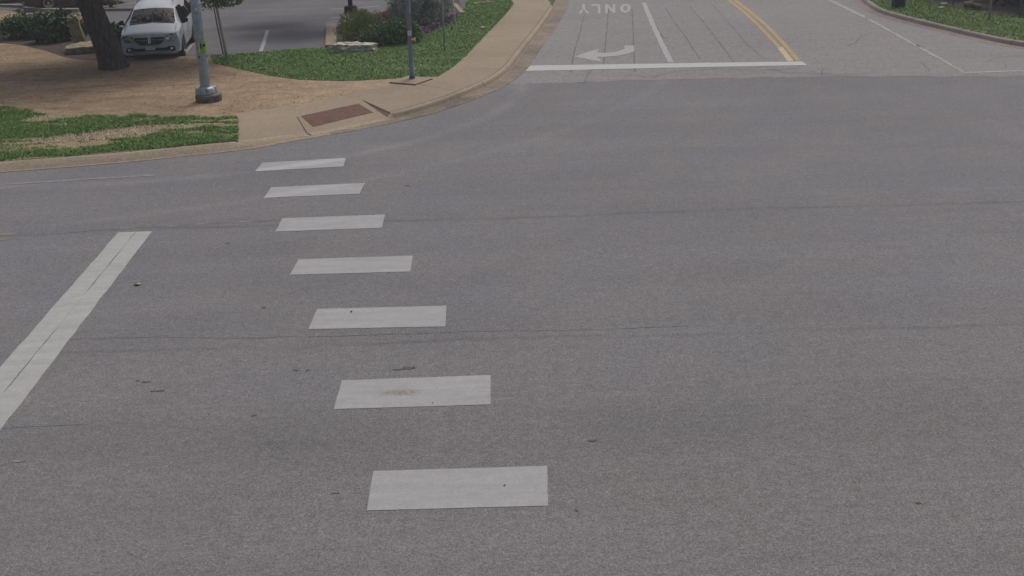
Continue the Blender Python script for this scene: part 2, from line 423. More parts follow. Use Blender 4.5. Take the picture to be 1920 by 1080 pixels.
def kerb_mesh(path, name, mats, side=1, joints=()):
    """side=1: kerb lies to the left of the travel direction"""
    mb = MB(); rows = []; back = []; n = len(path)
    for i, (x, y, gw, kh) in enumerate(path):
        a, b = path[max(i-1, 0)], path[min(i+1, n-1)]
        d = Vector((b[0]-a[0], b[1]-a[1])).normalized(); nn = Vector((-d.y, d.x))*side
        fr = .03+max(0, min(1, (.22-gw)/.08))*.13
        prof = [(-.01, -.01), (0, .012), (gw, .008), (gw+.012, .02), (gw+fr, kh*.62), (gw+fr*1.3+.02, kh*.93), (gw+fr*1.5+.04, kh), (gw+fr*1.5+.15, kh+.002)]
        rows.append([Vector((x+nn.x*o, y+nn.y*o, z)) for o, z in prof]); back.append(rows[-1][-1])
    k = len(rows[0])
    vs = [v for r in rows for v in r]
    fs = []; gi = []
    for i in range(n-1):
        for j in range(k-1):
            gi.append(1 if (j <= 1 and path[i][2] > .24) else 0)
            q = (i*k+j, (i+1)*k+j, (i+1)*k+j+1, i*k+j+1)
            fs.append(q if side < 0 else q[::-1])
    # faces up
    mb.add(vs, [f[::-1] for f in fs])
    mb.mi = gi; mb.cur = 2
    for a_ in joints:
        i = nearest([r_[0] for r_ in rows], a_); mb.strip([p+Vector((0, 0, .004)) for p in rows[i][1:]], .022, .003)
    ob = struct(mb.build(name, mats)); autosmooth(ob, 60)
    return rows, back
rows, back = kerb_mesh(path, 'kerb', ['kerb', 'gutter', 'joint'], 1, gl([(885, 188), (937, 166), (985, 134), (1018, 87), (1040, 55), (1056, 28)]))
i447 = nearest(back, g(447, 265, .115))
lowk = [i for i, p in enumerate(path) if p[3] <= .0301]; i577, i737 = lowk[0], lowk[-1]
i741 = next(i for i in range(i737, len(path)) if path[i][3] >= .139)

# sidewalk: flare, ramp and the walk along the approach road
LWALK = [(822, 143), (851, 125), (873, 105), (902, 75), (930, 46), (947, 28), (960, 12), (962, 5), (956, -1), (940, -12)]
TOPEDGE = [(448, 213), (557, 203), (640, 183), (700, 168), (731, 152), (765, 143)]
B1, B2 = g(557, 219, .14), g(680, 188, .14)
sw = MB()
top = gl(TOPEDGE, .146)
t2 = []
for a_, b_ in zip(top, top[1:]):
    nn_ = int((b_-a_).length/.25)
    t2 += [a_.lerp(b_, k/nn_)+(Vector((random.uniform(-.05, .05), random.uniform(.0, .5), 0)) if k else Vector()) for k in range(nn_)]
top = t2+[top[-1]]
itip = nearest(back, g(1033, 12, .15))
sw.poly(list(back[i447:i577+1]) + [B1] + [top[0]])                                 # left flare
ramp = list(back[i577:i737+1]) + [B2, B1]
sw.poly(ramp)
cheek = [back[i737], back[i741], B2]
sw.poly([back[i741]] + list(back[i741+1:itip+1]) + gl([(1033, 5), (1026, -10), (1022, -40), (1021, -80)], .15) + gl([(930, -80), (930, -30)], .15) + gl(LWALK[::-1], .15) + top[::-1] + [B1, B2])
sw.add(cheek, [(0, 1, 2)])
sw.cur = 1
def joint(a, b, wd, z=.154, n=6):
    pa, pb = g(*a, z), g(*b, z)
    sw.strip([pa.lerp(pb, k/n) + Vector((random.uniform(-.006, .006), 0, 0)) for k in range(n+1)], wd, .004)
def joint3(pa, pb, wd, n=6):
    sw.strip([pa.lerp(pb, k/n)+Vector((0, 0, .006)) for k in range(n+1)], wd, .004)
joint3(B1, back[i577], .03); joint3(B2, back[i741], .018)
joint3(back[i577], rows[i577][3], .05); joint3(back[i741], rows[i741][4], .04)
for a, b, wd in [((790, 158), (872, 174), .016), ((868, 127), (944, 130), .016), ((906, 68), (988, 69), .015), ((938, 34), (1012, 33), .013), ((958, 8), (1028, 9), .012)]:
    joint(a, b, wd)
# joint line between kerb back and walk
sw.strip([p+Vector((0, 0, .006)) for p in back[i741:itip+1]], .018, .003)
struct(sw.build('sidewalk', ['concrete', 'joint']))
# tactile panel laid on the ramp surface
from mathutils.bvhtree import BVHTree
bv = BVHTree.FromPolygons([Vector(v) for v in sw.v], [f for f, m in zip(sw.f, sw.mi) if m == 0])
def onramp(px, py):
    d = (F + RX*((px-960)/FPX) - UX*((py-540)/FPX)).normalized(); return bv.ray_cast(Vector((0, 0, H)), d)[0]
def drop(p): return bv.ray_cast(Vector((p.x, p.y, 2)), Vector((0, 0, -1)))[0]
tq = [onramp(564, 218), onramp(672, 194.5), onramp(700, 211), onramp(587, 238)]
mb = MB(); nU = 34; nV = 11
def bil(q, u, v): return q[0].lerp(q[1], u).lerp(q[3].lerp(q[2], u), v)
up = Vector((0, 0, 1))
for i in range(nU):
    for j in range(nV):
        mb.add([drop(bil(tq, (i+a)/nU, (j+b)/nV))+up*.008 for a, b in ((0, 0), (0, 1), (1, 1), (1, 0))], [(0, 1, 2, 3)])
        c = drop(bil(tq, (i+.5)/nU, (j+.5)/nV))+up*.009
        mb.add([c+Vector((.016, 0, 0)), c+Vector((0, .016, 0)), c-Vector((.016, 0, 0)), c-Vector((0, .016, 0)), c+up*.010], [(0, 1, 4), (1, 2, 4), (2, 3, 4), (3, 0, 4)])
tag(mb.build('tactile_paving', 'tactile'), 'brick red tactile paving panel set into the kerb ramp', 'tactile paving')

# approach road and its markings
A = path[nearest([Vector((p[0], p[1], 0)) for p in path], g(963, 157))-0:]
edge = [Vector((p[0], p[1], .004)) for p in path if p[1] > g(966, 156).y-.2 and p[0] > g(940, 165).x]
tl = []
for k, (x, y) in enumerate([(1920, 142.5), (1800, 143), (1700, 143), (1600, 143.5), (1500, 144.5), (1400, 146), (1300, 147.5), (1240, 149), (1150, 152), (1050, 156)]):
    tl.append((x, y))
near = []
for k in range(len(tl)-1):
    for j in range(6):
        t_ = j/6; near.append(g(tl[k][0]+(tl[k+1][0]-tl[k][0])*t_, tl[k][1]+(tl[k+1][1]-tl[k][1])*t_, .004)+Vector((0, random.uniform(-.09, .09), 0)))
old = [Vector((60, g(1920, 142).y+.3, .004))] + near + edge + [Vector((edge[-1].x, 130, .004)), Vector((60, 130, .004))]
struct(MB().poly(old).build('approach_road', 'old_road'))

# cracks, saw cuts and sealed joints in the approach road
jm = MB()
def crack(pts, wd, jit=.03, z=.0085, step=.35):
    P = gl(pts, z); out = []
    for a, b in zip(P[:-1], P[1:]):
        n = max(1, int((b-a).length/step))
        out += [a.lerp(b, k/n)+Vector((random.uniform(-jit, jit), random.uniform(-jit, jit), 0)) for k in range(n)]
    out.append(P[-1])
    jm.strip(out, [wd*random.uniform(.6, 1.35) for _ in out], .002)
for pts in [[(1096, 27), (1089, 55), (1078, 92), (1070, 135)], [(1141, 18), (1138, 55), (1133, 100), (1131, 135)], [(1185, 16), (1187, 50), (1188, 95), (1191, 134)]]:
    crack(pts, .032, .012)
crack([(1185, 15), (1205, 13)], .03)
for pts in [[(1247, 14), (1262, 38), (1285, 68), (1313, 112)], [(1291, 10), (1318, 40), (1345, 75), (1376, 116)], [(1336, 9), (1366, 42), (1400, 82), (1437, 114)]]:
    crack(pts, .024, .012)
crack([(1258, 10), (1336, 9.5)], .028); crack([(1290, 88), (1440, 87)], .022)
for pts in [[(1090, 158), (1110, 130)], [(1131, 76), (1126, 77)], [(1176, 140), (1220, 145), (1270, 132), (1340, 131)], [(1225, 35), (1255, 33), (1290, 31)], [(1243, 88), (1262, 88)],
            [(1588, 86), (1605, 78), (1616, 66), (1630, 64)], [(1726, 115), (1735, 124), (1742, 133)], [(1440, 128), (1470, 136), (1560, 137)],
            [(1543, 129), (1541, 139)], [(1510, 139), (1560, 140), (1640, 137)], [(1850, 115), (1870, 107), (1920, 104)], [(1885, 118), (1888, 126)], [(1395, 60), (1420, 66), (1450, 62)],
            [(1340, 76), (1352, 80)], [(1330, 128), (1430, 132), (1500, 127)]]:
    crack(pts, .026, .05, step=.2)
# crack seal lumps on the lane line
crack([(1225, 41), (1234, 60), (1242, 71)], .07, .05); crack([(1240, 70), (1251, 72)], .06, .04)
crack([(1718, 83), (1728, 89)], .09, .03)
struct(jm.build('road_joints', 'sealant'))
jm = MB()
# long overlay seam cracks in the main road
crack([(0, 441), (90, 438), (180, 431), (300, 424), (420, 417), (530, 412)], .045, .03, .004)
crack([(120, 636), (300, 631), (420, 634), (640, 629), (860, 622), (1100, 618), (1300, 611)], .014, .015, .004)
crack([(-40, 806), (60, 799), (160, 795)], .018, .012, .004); crack([(325, 598), (322, 606), (326, 612)], .02, .004, .004)
struct(jm.build('overlay_seams', 'faintseal'))

def marking(name, pts_list, mat, label, cat, z=.004, group=None, jit=.006, step=.25, raw=False):
    mb = MB()
    for pts in pts_list:
        P = [Vector((p.x, p.y, z)) for p in pts] if raw else gl(pts, z); out = []
        for a, b in zip(P, P[1:]+P[:1]):
            n = max(1, int((b-a).length/step))
            out += [a.lerp(b, k/n)+(Vector((random.uniform(-jit, jit), random.uniform(-jit, jit), 0)) if k else Vector()) for k in range(n)]
        mb.poly(out, .003)
    return tag(mb.build(name, mat), label, cat, group)
BARS = [[(492, 305), (648, 296), (644, 312), (478, 321)], [(508, 351), (684, 343), (674, 363), (495, 371)], [(530, 409), (722, 402), (716, 427), (516, 434)], [(560, 486), (774, 479), (769, 509), (543, 515)], [(595, 579), (837, 573), (835, 612), (578, 617)], [(641, 713), (920, 703), (920, 758), (626, 767)], [(700, 883), (1026, 873), (1028, 948), (688, 957)]]
BL = ['white crosswalk bar nearest the kerb ramp, with a diagonal tyre streak',
      'second white crosswalk bar from the kerb ramp, faint diagonal streak',
      'third white crosswalk bar from the kerb ramp',
      'fourth white crosswalk bar from the kerb ramp, middle of the seven',
      'white crosswalk bar with a small black pebble near its upper left edge',
      'white crosswalk bar with a brown rusty stain in its middle',
      'largest white crosswalk bar, nearest the camera']
for q, l in zip(BARS, BL):
    marking('crosswalk_bar', [q], 'paint', l, 'crosswalk bar', .005, 'white crosswalk bars', .004)
# left stop line: two strips with a dark seam
def lerp2(a, b, t): return (a[0]+(b[0]-a[0])*t, a[1]+(b[1]-a[1])*t)
s0, s1 = (222, 436), (285, 434); e0, e1 = (222-222*2.0, 436+254*2.0), (285-285*2, 434+374*2)
e0 = (0-120, 690+137.3); e1 = (0-210, 808+276)
G0, G1 = g(*s0), g(*s1); d0 = (g(0, 690)-G0); d1 = (g(0, 808)-G1)
E0, E1 = G0+d0*1.7, G1+d1*1.7
mid0, mid1 = G0.lerp(G1, .53), E0.lerp(E1, .47)
n_ = (mid0-G0).normalized()*.006
marking('stop_line', [[G0, mid0-n_, mid1-n_, E0], [mid0+n_, G1, E1, mid1+n_]], 'stop', 'wide white stop line of two strips, left of the crosswalk bars', 'stop line', .005, 'white stop lines', .012, .35, True)
marking('stop_line', [[(986, 127), (990, 123), (1240, 119), (1505, 115), (1513, 122), (1240, 127), (986, 133)]], 'stop2', 'long white stop line across the far side road', 'stop line', .010, 'white stop lines', .02, .5)
marking('turn_arrow', [[(1077, 106), (1100, 98), (1123, 91), (1119, 98.5), (1135, 99.5), (1156, 97), (1171, 92), (1171, 85), (1188, 85), (1189, 96), (1178, 100.5), (1156, 105), (1135, 106.5), (1119, 106.5), (1130, 116), (1112, 113)]], 'faded', 'white turn arrow painted on the far side road, pointing left', 'road arrow', .010, None, .012)
# ONLY, read by drivers coming towards the camera
q = [g(1183, 7.5), g(1083, 8.5), g(1084, 26), g(1182, 24)]     # driver's bottom-left, bottom-right, top-right, top-left
def letter(polys, u0, u1):
    out = []
    for P in polys: out.append([bil(q, u0+(u1-u0)*x, y) for x, y in P])
    return out
o_out = [(.5+.5*math.cos(a), .5+.5*math.sin(a)) for a in [k*math.pi/10 for k in range(20)]]
o_in = [(.5+.22*math.cos(a), .5+.30*math.sin(a)) for a in [k*math.pi/10 for k in range(20)]]
O = [[o_out[k], o_out[(k+1) % 20], o_in[(k+1) % 20], o_in[k]] for k in range(20)]
N = [[(0, 0), (.25, 0), (.25, 1), (0, 1)], [(.75, 0), (1, 0), (1, 1), (.75, 1)], [(.25, 1), (.25, .65), (.75, 0), (.75, .35)]]
Lt = [[(0, 0), (.28, 0), (.28, 1), (0, 1)], [(.28, 0), (1, 0), (1, .2), (.28, .2)]]
Yt = [[(.38, 0), (.62, 0), (.62, .5), (.38, .5)], [(.38, .5), (.5, .5), (.28, 1), (0, 1)], [(.5, .5), (.62, .5), (1, 1), (.72, 1)]]
lets = letter(O, .0, .2) + letter(N, .29, .48) + letter(Lt, .575, .74) + letter(Yt, .78, 1.0)
marking('road_lettering', lets, 'faded', 'worn white ONLY lettering painted on the far side road, upside down to the camera', 'road lettering', .010, None, .002, .6, True)
marking('lane_line', [[(1203, 5), (1211, 5), (1228, 45), (1246, 82), (1263, 117), (1252, 117), (1236, 82), (1219, 45)]], 'faded', 'solid white lane line on the far side road, left of the yellow lines', 'lane line', .009, None, .015)
def band(pts, wpx): return [(x-wpx/2, y) for x, y in pts]+[(x+wpx/2, y) for x, y in pts[::-1]]
marking('yellow_line', [band([(1352, -25), (1378, 0), (1409, 24), (1440, 50), (1468, 80), (1488, 103), (1497, 114)], 9)], 'yellow', 'right hand yellow centre line of the far side road, bright to its end', 'yellow line', .008, 'yellow centre lines', .015)
marking('yellow_line', [band([(1341, -25), (1367, 0), (1397, 24), (1425, 50), (1450, 76), (1461, 87.5)], 8)], 'yellow', 'left hand yellow centre line of the far side road, above its bleached end', 'yellow line', .008, 'yellow centre lines', .015)
marking('yellow_line', [band([(1462, 88), (1472, 101), (1482, 114.5)], 11)], 'paleyellow', 'short bleached pale yellow end of the left centre line by the far stop line', 'yellow line', .008, 'yellow centre lines', .015)
marking('yellow_line', [[(-60, 439), (20, 436), (34, 437), (20, 440), (-60, 444)]], 'ghostyellow', 'upper of two dull yellow stubs at the left edge of the picture', 'yellow line', .005, 'dull yellow stubs', .02)
marking('yellow_line', [[(-60, 450), (10, 446.5), (23, 447), (10, 450), (-60, 454)]], 'ghostyellow', 'lower of two dull yellow stubs at the left edge of the picture', 'yellow line', .005, 'dull yellow stubs', .02)
def band_v(pts, w): return [(x, y-w/2) for x, y in pts]+[(x, y+w/2) for x, y in pts[::-1]]
marking('edge_line', [band_v([(1520, -20), (1556, 0), (1580, 12), (1622, 32)], 5), band_v([(1628, 36), (1650, 47), (1690, 70), (1718, 85.5)], 4), band_v([(1724, 89), (1770, 113.5), (1785, 122.5)], 4.5), band_v([(1786, 124), (1806, 134)], 3.2)], 'ghost2', 'broken white edge line curving along the right side of the far side road', 'edge line', .009, None, .02)
marking('edge_line', [band_v([(1806, 136.5), (1860, 134.3), (1920, 132.5), (2100, 128)], 2.2)], 'ghost2', 'thin white line running to the right edge of the picture below the grass', 'edge line', .009, None, .012)
marking('edge_line', [band_v([(-300, 364), (0, 346), (150, 336.5), (290, 328)], 2.6)], 'ghost', 'thin worn white edge line along the left kerb', 'edge line', .005, None, .012)

# far right kerb and verge
KR = [(1575, -40), (1590, -12), (1604, 6), (1633, 25), (1693, 43), (1783, 65), (1850, 80.5), (1920, 92.5), (2060, 110), (2300, 132)]
KRW = [[*g(a, b).to_2d(), .32, .15] for a, b in KR]
rp = catmull(KRW, .6)
rd = Vector((rp[-1][0]-rp[-2][0], rp[-1][1]-rp[-2][1])).normalized()
rp += [[rp[-1][0]+rd.x*k, rp[-1][1]+rd.y*k, .32, .15] for k in (10, 40, 90)]
rrows, rback = kerb_mesh(rp, 'far_kerb', ['greykerb', 'pinkgutter', 'joint'], 1, gl([(1693, 43), (1783, 65), (1885, 87), (1640, 28)]))

# ---------------------------------------------------------------- beds, lawns, car park
LOTZ = .06
lowlawn = [(395, 103), (400, 117), (450, 129), (500, 140), (560, 148.5), (640, 151.5), (700, 149), (765, 144.5), (822, 143.5)]
uplawn = [(866, 26), (852, 38), (830, 52), (790, 67), (772, 78), (706, 90), (625, 96), (613, 90), (560, 91.5), (500, 97), (420, 103)]
struct(MB().poly([Vector((-160, 33, LOTZ)), Vector((g(640, 120).x, 33.5, LOTZ)), g(640, 120, LOTZ), g(860, 60, LOTZ), g(930, 10, LOTZ), g(925, -90, LOTZ), Vector((g(925, -90).x, 160, LOTZ)), Vector((-160, 160, LOTZ))]).build('parking_lot', 'lot'))
gb = [Vector((p.x, p.y, .14)) for p in back[:i447+1]] + gl(TOPEDGE, .14) + gl([(822, 143), (700, 120), (560, 100), (420, 106), (345, 105.5), (232, 107), (205, 113), (150, 112), (120, 107), (85, 95), (40, 84), (-10, 80), (-300, 82), (-700, 92)], .14) + [Vector((-150, 40, .14))]
struct(MB().poly(gb, .2).build('gravel_bed', 'gravel'))
pb = gl([(205, 112.5), (150, 111.5), (120, 106.5), (85, 94.5), (40, 83.5), (-10, 79.5), (-300, 81.5), (-700, 91), (-700, 52), (-300, 46), (0, 43), (100, 44), (195, 47), (212, 52), (228, 78), (232, 106.5)], .135)
struct(MB().poly(pb, .2).build('planting_bed', 'mulch'))
ub = gl([(-700, 52.2), (-300, 46.2), (0, 43.2), (100, 44.2), (194, 47), (160, 30), (150, 27), (100, 26), (35, 25), (20, 20), (-300, 28), (-700, 34)], .14)
struct(MB().poly(ub, .2).build('bare_strip', 'gravel'))
lw = lowlawn + LWALK + [(915, 3.5)] + [(905, -2), (880, -14)] + uplawn
LAWN = gl(lw, .152)
struct(MB().poly(LAWN, .2).build('lawn_soil', 'turf'))
isl = [(613, 90), (630, 51), (662, 30), (740, 22), (800, -10), (840, -22), (862, 2), (867, 25), (852, 38), (830, 52), (790, 67), (772, 78), (706, 90), (640, 94)]
struct(MB().poly(gl(isl, .162), .2).build('island_bed', 'mulch'))
struct(MB().poly(gl([(915, 4), (948, 3.5), (938, -14), (900, -30), (880, -13)], .10), .1).build('driveway', 'lot'))
tip = [(1036, 12), (1044, -6), (1050, -60), (1024, -60), (1029, 0), (1032, 6)]
TIP = gl(tip, .158)
struct(MB().poly(TIP, .1).build('grass_tip_soil', 'turf'))

VTOP = [(446, 240), (445, 222), (438, 216.5), (412, 215), (372, 216), (330, 215), (280, 214), (214, 212), (150, 213), (100, 207), (60, 202), (40, 198), (0, 196), (-100, 196), (-350, 206), (-700, 222)]
VERGE = [Vector((p.x, p.y, .146)) for p in back[nearest(back, g(-700, 350, .14)):i447]] + [g(446, 264, .146)] + gl(VTOP, .146)
struct(MB().poly(VERGE, .03).build('verge_soil', 'turf'))
wood0 = [(1700, -6), (1740, 3), (1780, 14), (1830, 19), (1860, 28), (1920, 33), (2100, 46), (2400, 68)]
RV = [Vector((p.x, p.y, .15)) for p in rback[:-2]] + [Vector((rback[-3].x+6, rback[-3].y+6, .15)), Vector((60, 75, .15)), Vector((40, 150, .15)), Vector((g(1560, -60).x+1, 150, .15))]
struct(MB().poly(RV, .1).build('right_verge_soil', 'turf'))
struct(MB().poly(gl(wood0, .156) + [Vector((75, 52, .156)), Vector((80, 100, .156)), Vector((20, 100, .156))], .02).build('woodland_floor', 'mulch'))

def scatter(name, P, dens, mask, mat, h, wd, label, z=.15, maxy=70, ymin=None):
    xs = [p.x for p in P]; ys = [p.y for p in P]
    x0, x1, y0, y1 = max(min(xs), -24), min(max(xs), 36), min(ys), min(max(ys), maxy)
    n = int((x1-x0)*(y1-y0)*dens); vs = []; fs = []
    for _ in range(n):
        x = random.uniform(x0, x1); y = random.uniform(y0, y1)
        if not inpoly(x, y, P): continue
        k = mask(x, y)
        if random.random() > k: continue
        a = random.uniform(0, math.pi); hh = h*random.uniform(.5, 1.25)*(.6+.4*k); ww = wd*random.uniform(.6, 1.3)
        lx, ly = random.gauss(0, 1.3)*hh, random.gauss(0, 1.3)*hh
        c, s_ = math.cos(a)*ww/2, math.sin(a)*ww/2; i = len(vs)
        vs += [(x-c, y-s_, z-.01), (x+c, y+s_, z-.01), (x+lx, y+ly, z+hh)]; fs.append((i, i+1, i+2))
    mb = MB(); mb.v = vs; mb.f = fs; mb.mi = [0]*len(fs)
    print(name, len(fs))
    return stuff(mb.build(name, mat), label, 'grass')
def nz(x, y, s, o=0): return mnoise.fractal(Vector((x*s+o, y*s, 3.1+o)), 1, 2, 4)
def ell(c, rx, ry, rot=0): return (g(*c), rx, ry, math.cos(rot), math.sin(rot))
bare = [ell((105, 277), 1.3, .13), ell((150, 271.5), 1.2, .17), ell((192, 266), 1.2, .28), ell((235, 260), 1.3, .34), ell((275, 253), 1.1, .27), ell((308, 246.5), .8, .13),
        ell((78, 236), .6, .16), ell((100, 231), .8, .18), ell((125, 225), .8, .2), ell((150, 219), .8, .22), ell((203, 224), .3, .25), ell((300, 226), .4, .10), ell((275, 221), .4, .12), ell((352, 227), .5, .12), ell((385, 221), .6, .12),
        ell((388, 244), .45, .16), ell((345, 247), .3, .14), ell((432, 236), .35, .16), ell((424, 246), .3, .12), ell((352, 260), .4, .10), ell((60, 288), 1.6, .35), ell((160, 281), 1.2, .3)]
def vmask(x, y):
    n = nz(x, y, .9); n2 = nz(x*.5, y*1.6, 1.6, 9)
    k = .97
    for c, rx, ry, co, si in bare:
        q_ = ((x-c.x)/rx)**2+((y-c.y)/ry)**2+n*1.3
        if q_ < 1.5: k = min(k, max(.45 if c.y < bare[0][0].y-.35 else .07 if ry < .3 else .02, (q_-.62)*1.3))
    if n2 > .30: k *= .4
    # ragged upper edge
    return k
def edgefade(P, wd, s=1.2):
    segs = list(zip(P, P[1:]+P[:1]))
    def f(x, y):
        d = 1e9
        for a, b in segs:
            ax, ay = b.x-a.x, b.y-a.y; L = ax*ax+ay*ay
            t_ = max(0, min(1, ((x-a.x)*ax+(y-a.y)*ay)/L)) if L else 0
            d = min(d, math.hypot(x-a.x-ax*t_, y-a.y-ay*t_))
        return d
    return f
VT = gl(VTOP[2:], .146)
def topd(x, y):
    d = 1e9
    for a, b in zip(VT, VT[1:]):
        ax, ay = b.x-a.x, b.y-a.y; t_ = max(0, min(1, ((x-a.x)*ax+(y-a.y)*ay)/(ax*ax+ay*ay)))
        d = min(d, math.hypot(x-a.x-ax*t_, y-a.y-ay*t_))
    return d
def vmask2(x, y):
    k = vmask(x, y); d = topd(x, y)
    if d < .55: k *= max(0, min(1, (d/.55 - .35 - nz(x, y, 1.1, 5)*1.1)*2.2+.45))
    return k
bs = MB(); cs = .07
xs = [p.x for p in VERGE]; ys = [p.y for p in VERGE]; bx = max(min(xs), -17)
vid = {}
def vtx(i, j):
    if (i, j) not in vid:
        vid[(i, j)] = len(bs.v); h1 = mnoise.noise(Vector((i*7.3, j*5.1, 0))); h2 = mnoise.noise(Vector((i*3.7, j*9.1, 4)))
        bs.v.append((bx+(i+h1*.4)*cs, min(ys)+(j+h2*.4)*cs, .1505))
    return vid[(i, j)]
for i in range(int((max(xs)-bx)/cs)):
    for j in range(int((max(ys)-min(ys))/cs)):
        x, y = bx+(i+.5)*cs, min(ys)+(j+.5)*cs
        if inpoly(x, y, VERGE) and vmask2(x, y) < .5+mnoise.noise(Vector((x*9, y*9, 0)))*.35:
            bs.f.append((vtx(i, j), vtx(i+1, j), vtx(i+1, j+1), vtx(i, j+1))); bs.mi.append(0)
struct(bs.build('bare_soil', 'soil'))
scatter('verge_grass', VERGE, 1700, vmask2, 'grass2', .055, .026, 'patchy green roadside grass between the left kerb and the gravel')
LB = [ell((800, 135), 1.2, .35), ell((820, 118), 1.0, .3), ell((845, 103), 1.0, .25), ell((880, 70), 1.4, .3), ell((790, 132), .6, .3)]
def lmask(x, y):
    k = .97; n = nz(x, y, .8)
    for c, rx, ry, co, si in LB:
        q_ = ((x-c.x)/rx)**2+((y-c.y)/ry)**2+n*1.6
        if q_ < 1.2: k = min(k, max(.62, (q_-.2)))
    return k
scatter('lawn_grass', LAWN, 800, lmask, 'grass', .055, .03, 'mown green lawn between the gravel, the car park and the sidewalk', .152, 66)
scatter('sidewalk_grass', TIP, 300, lambda x, y: 1, 'grass', .07, .024, 'small green grass tip between the sidewalk and the kerb', .158, 66)
WD = gl(wood0, .156)
def rmask(x, y):
    n = nz(x, y, .6)
    wx = None
    for a, b in zip(WD, WD[1:]):
        if a.x <= x <= b.x:
            yb = a.y+(b.y-a.y)*(x-a.x)/(b.x-a.x); d = yb-y
            return max(.04, min(.93, .5+d*.45-n*.9))
    return .9 - max(0, n)*.5
scatter('right_verge_grass', RV, 420, rmask, 'grass2', .075, .034, 'rough green grass behind the far right kerb', .15, 66)
# stone chips in the bare strip of the verge
vs = MB()
for _ in range(900):
    c, rx, ry, co, si = bare[min(5, int(abs(random.gauss(3, 1.2))))]
    a = random.uniform(0, 6.28); r = math.sqrt(random.random())*1.1
    p = Vector((c.x+rx*r*math.cos(a), c.y+ry*r*math.sin(a), .150)); s_ = random.uniform(.012, .05)
    k0 = random.uniform(0, 6)
    ring = [p+Vector((math.cos(k0+t_*1.2566)*s_*random.uniform(.7, 1.2), math.sin(k0+t_*1.2566)*s_*random.uniform(.6, 1), 0)) for t_ in range(5)]
    vs.add(ring+[p+Vector((random.uniform(-.3, .3)*s_, 0, s_*random.uniform(.5, .9)))], [(i, (i+1) % 5, 5) for i in range(5)])
stuff(vs.build('gravel', 'stonebits'), 'pale stone chips strewn over the bare strip of the verge', 'gravel')
# leaf litter on the gravel bed and in the woodland edge
vs = MB()
def litter(P, n, z):
    xs = [p.x for p in P]; ys = [p.y for p in P]
    for _ in range(n):
        x, y = random.uniform(max(min(xs), -22), min(max(xs), 36)), random.uniform(min(ys), min(max(ys), 60))
        if not inpoly(x, y, P): continue
        a = random.uniform(0, 6.28); L = random.uniform(.012, .042)
        c, s_ = math.cos(a)*L, math.sin(a)*L; zz = z+random.uniform(.004, .02)
        vs.add([(x-c, y-s_, zz), (x+s_*.4, y-c*.4, zz+random.uniform(0, .02)), (x+c, y+s_, zz), (x-s_*.4, y+c*.4, zz)], [(0, 1, 2, 3)])
litter(gb, 2600, .142); litter(pb, 1500, .137); litter(RV, 1500, .16)
stuff(vs.build('leaf_litter', 'leaflit'), 'dead brown leaves and twigs strewn on the gravel and bark', 'leaf litter')

# tan kerbs in the car park
def kerbrun(name, pts, wd, hh, z0, mat, kind='structure'):
    mb = MB(); P = gl(pts, z0)
    for a, b in zip(P, P[1:]):
        d = b-a; c = (a+b)/2+Vector((0, 0, hh/2-.05)); mb.box(c, (d.length, wd, hh+.1), math.atan2(d.y, d.x))
    o = bevel(mb.build(name, mat), .02, 2); o['kind'] = kind; return o
kerbrun('parking_kerb', [(36, 21.5), (92, 21.5), (150, 22)], .35, .14, .06, 'concrete')
kerbrun('island_kerb', [(621, 91), (621, 50)], .40, .13, .06, 'concrete')
kerbrun('island_end_kerb', [(853, 9), (867, 26)], .22, .06, .15, 'concrete')
kerbrun('far_parking_kerb', [(196, 20.5), (250, 20)], .2, .12, .06, 'concrete')
kerbrun('far_island_kerb', [(-60, 13), (0, 12.5), (44, 14)], .25, .12, .06, 'concrete')
kerbrun('drain_kerb', [(888, 8.5), (897, 6.5), (910, 5.5), (926, 5.6)], .22, .05, .15, 'concrete')
def stall(pts, w_, label):
    marking('stall_line', [pts], 'faded', label, 'stall line', LOTZ+.006, 'painted stall lines', .01)
SL = [((345.5, 102.5), (366, 74)), ((490, 95.5), (501, 57))]
def stall2(a, b, wd, label):
    A_, B_ = g(*a, LOTZ), g(*b, LOTZ); d = (B_-A_).normalized(); n = Vector((-d.y, d.x, 0))*wd/2
    marking('stall_line', [[A_+n, A_-n, B_-n, B_+n]], 'faded', label, 'stall line', LOTZ+.006, 'painted stall lines', .012, .3, True)
stall2((344, 104), (370, 68), .13, 'white stall line beside the parked white minivan')
stall2((489, 97), (502, 57), .13, 'white stall line alone on the dark asphalt right of the signal pole')
stall2((180, 43.5), (238, 41.5), .14, 'white stall line between the leaning tree trunk and the minivan')
stall2((618, 17.5), (652, 16.5), .13, 'short white stall line left of the dark lamp base')
stall2((672, 14.5), (712, 11.5), .13, 'white stall line right of the dark lamp base')
stall2((618, 33.5), (660, 31.5), .13, 'short white stall line left of the yellow green shrub')
stall2((196, 12), (262, 4.5), .13, 'white stall line far behind the minivan, at the top of the picture')

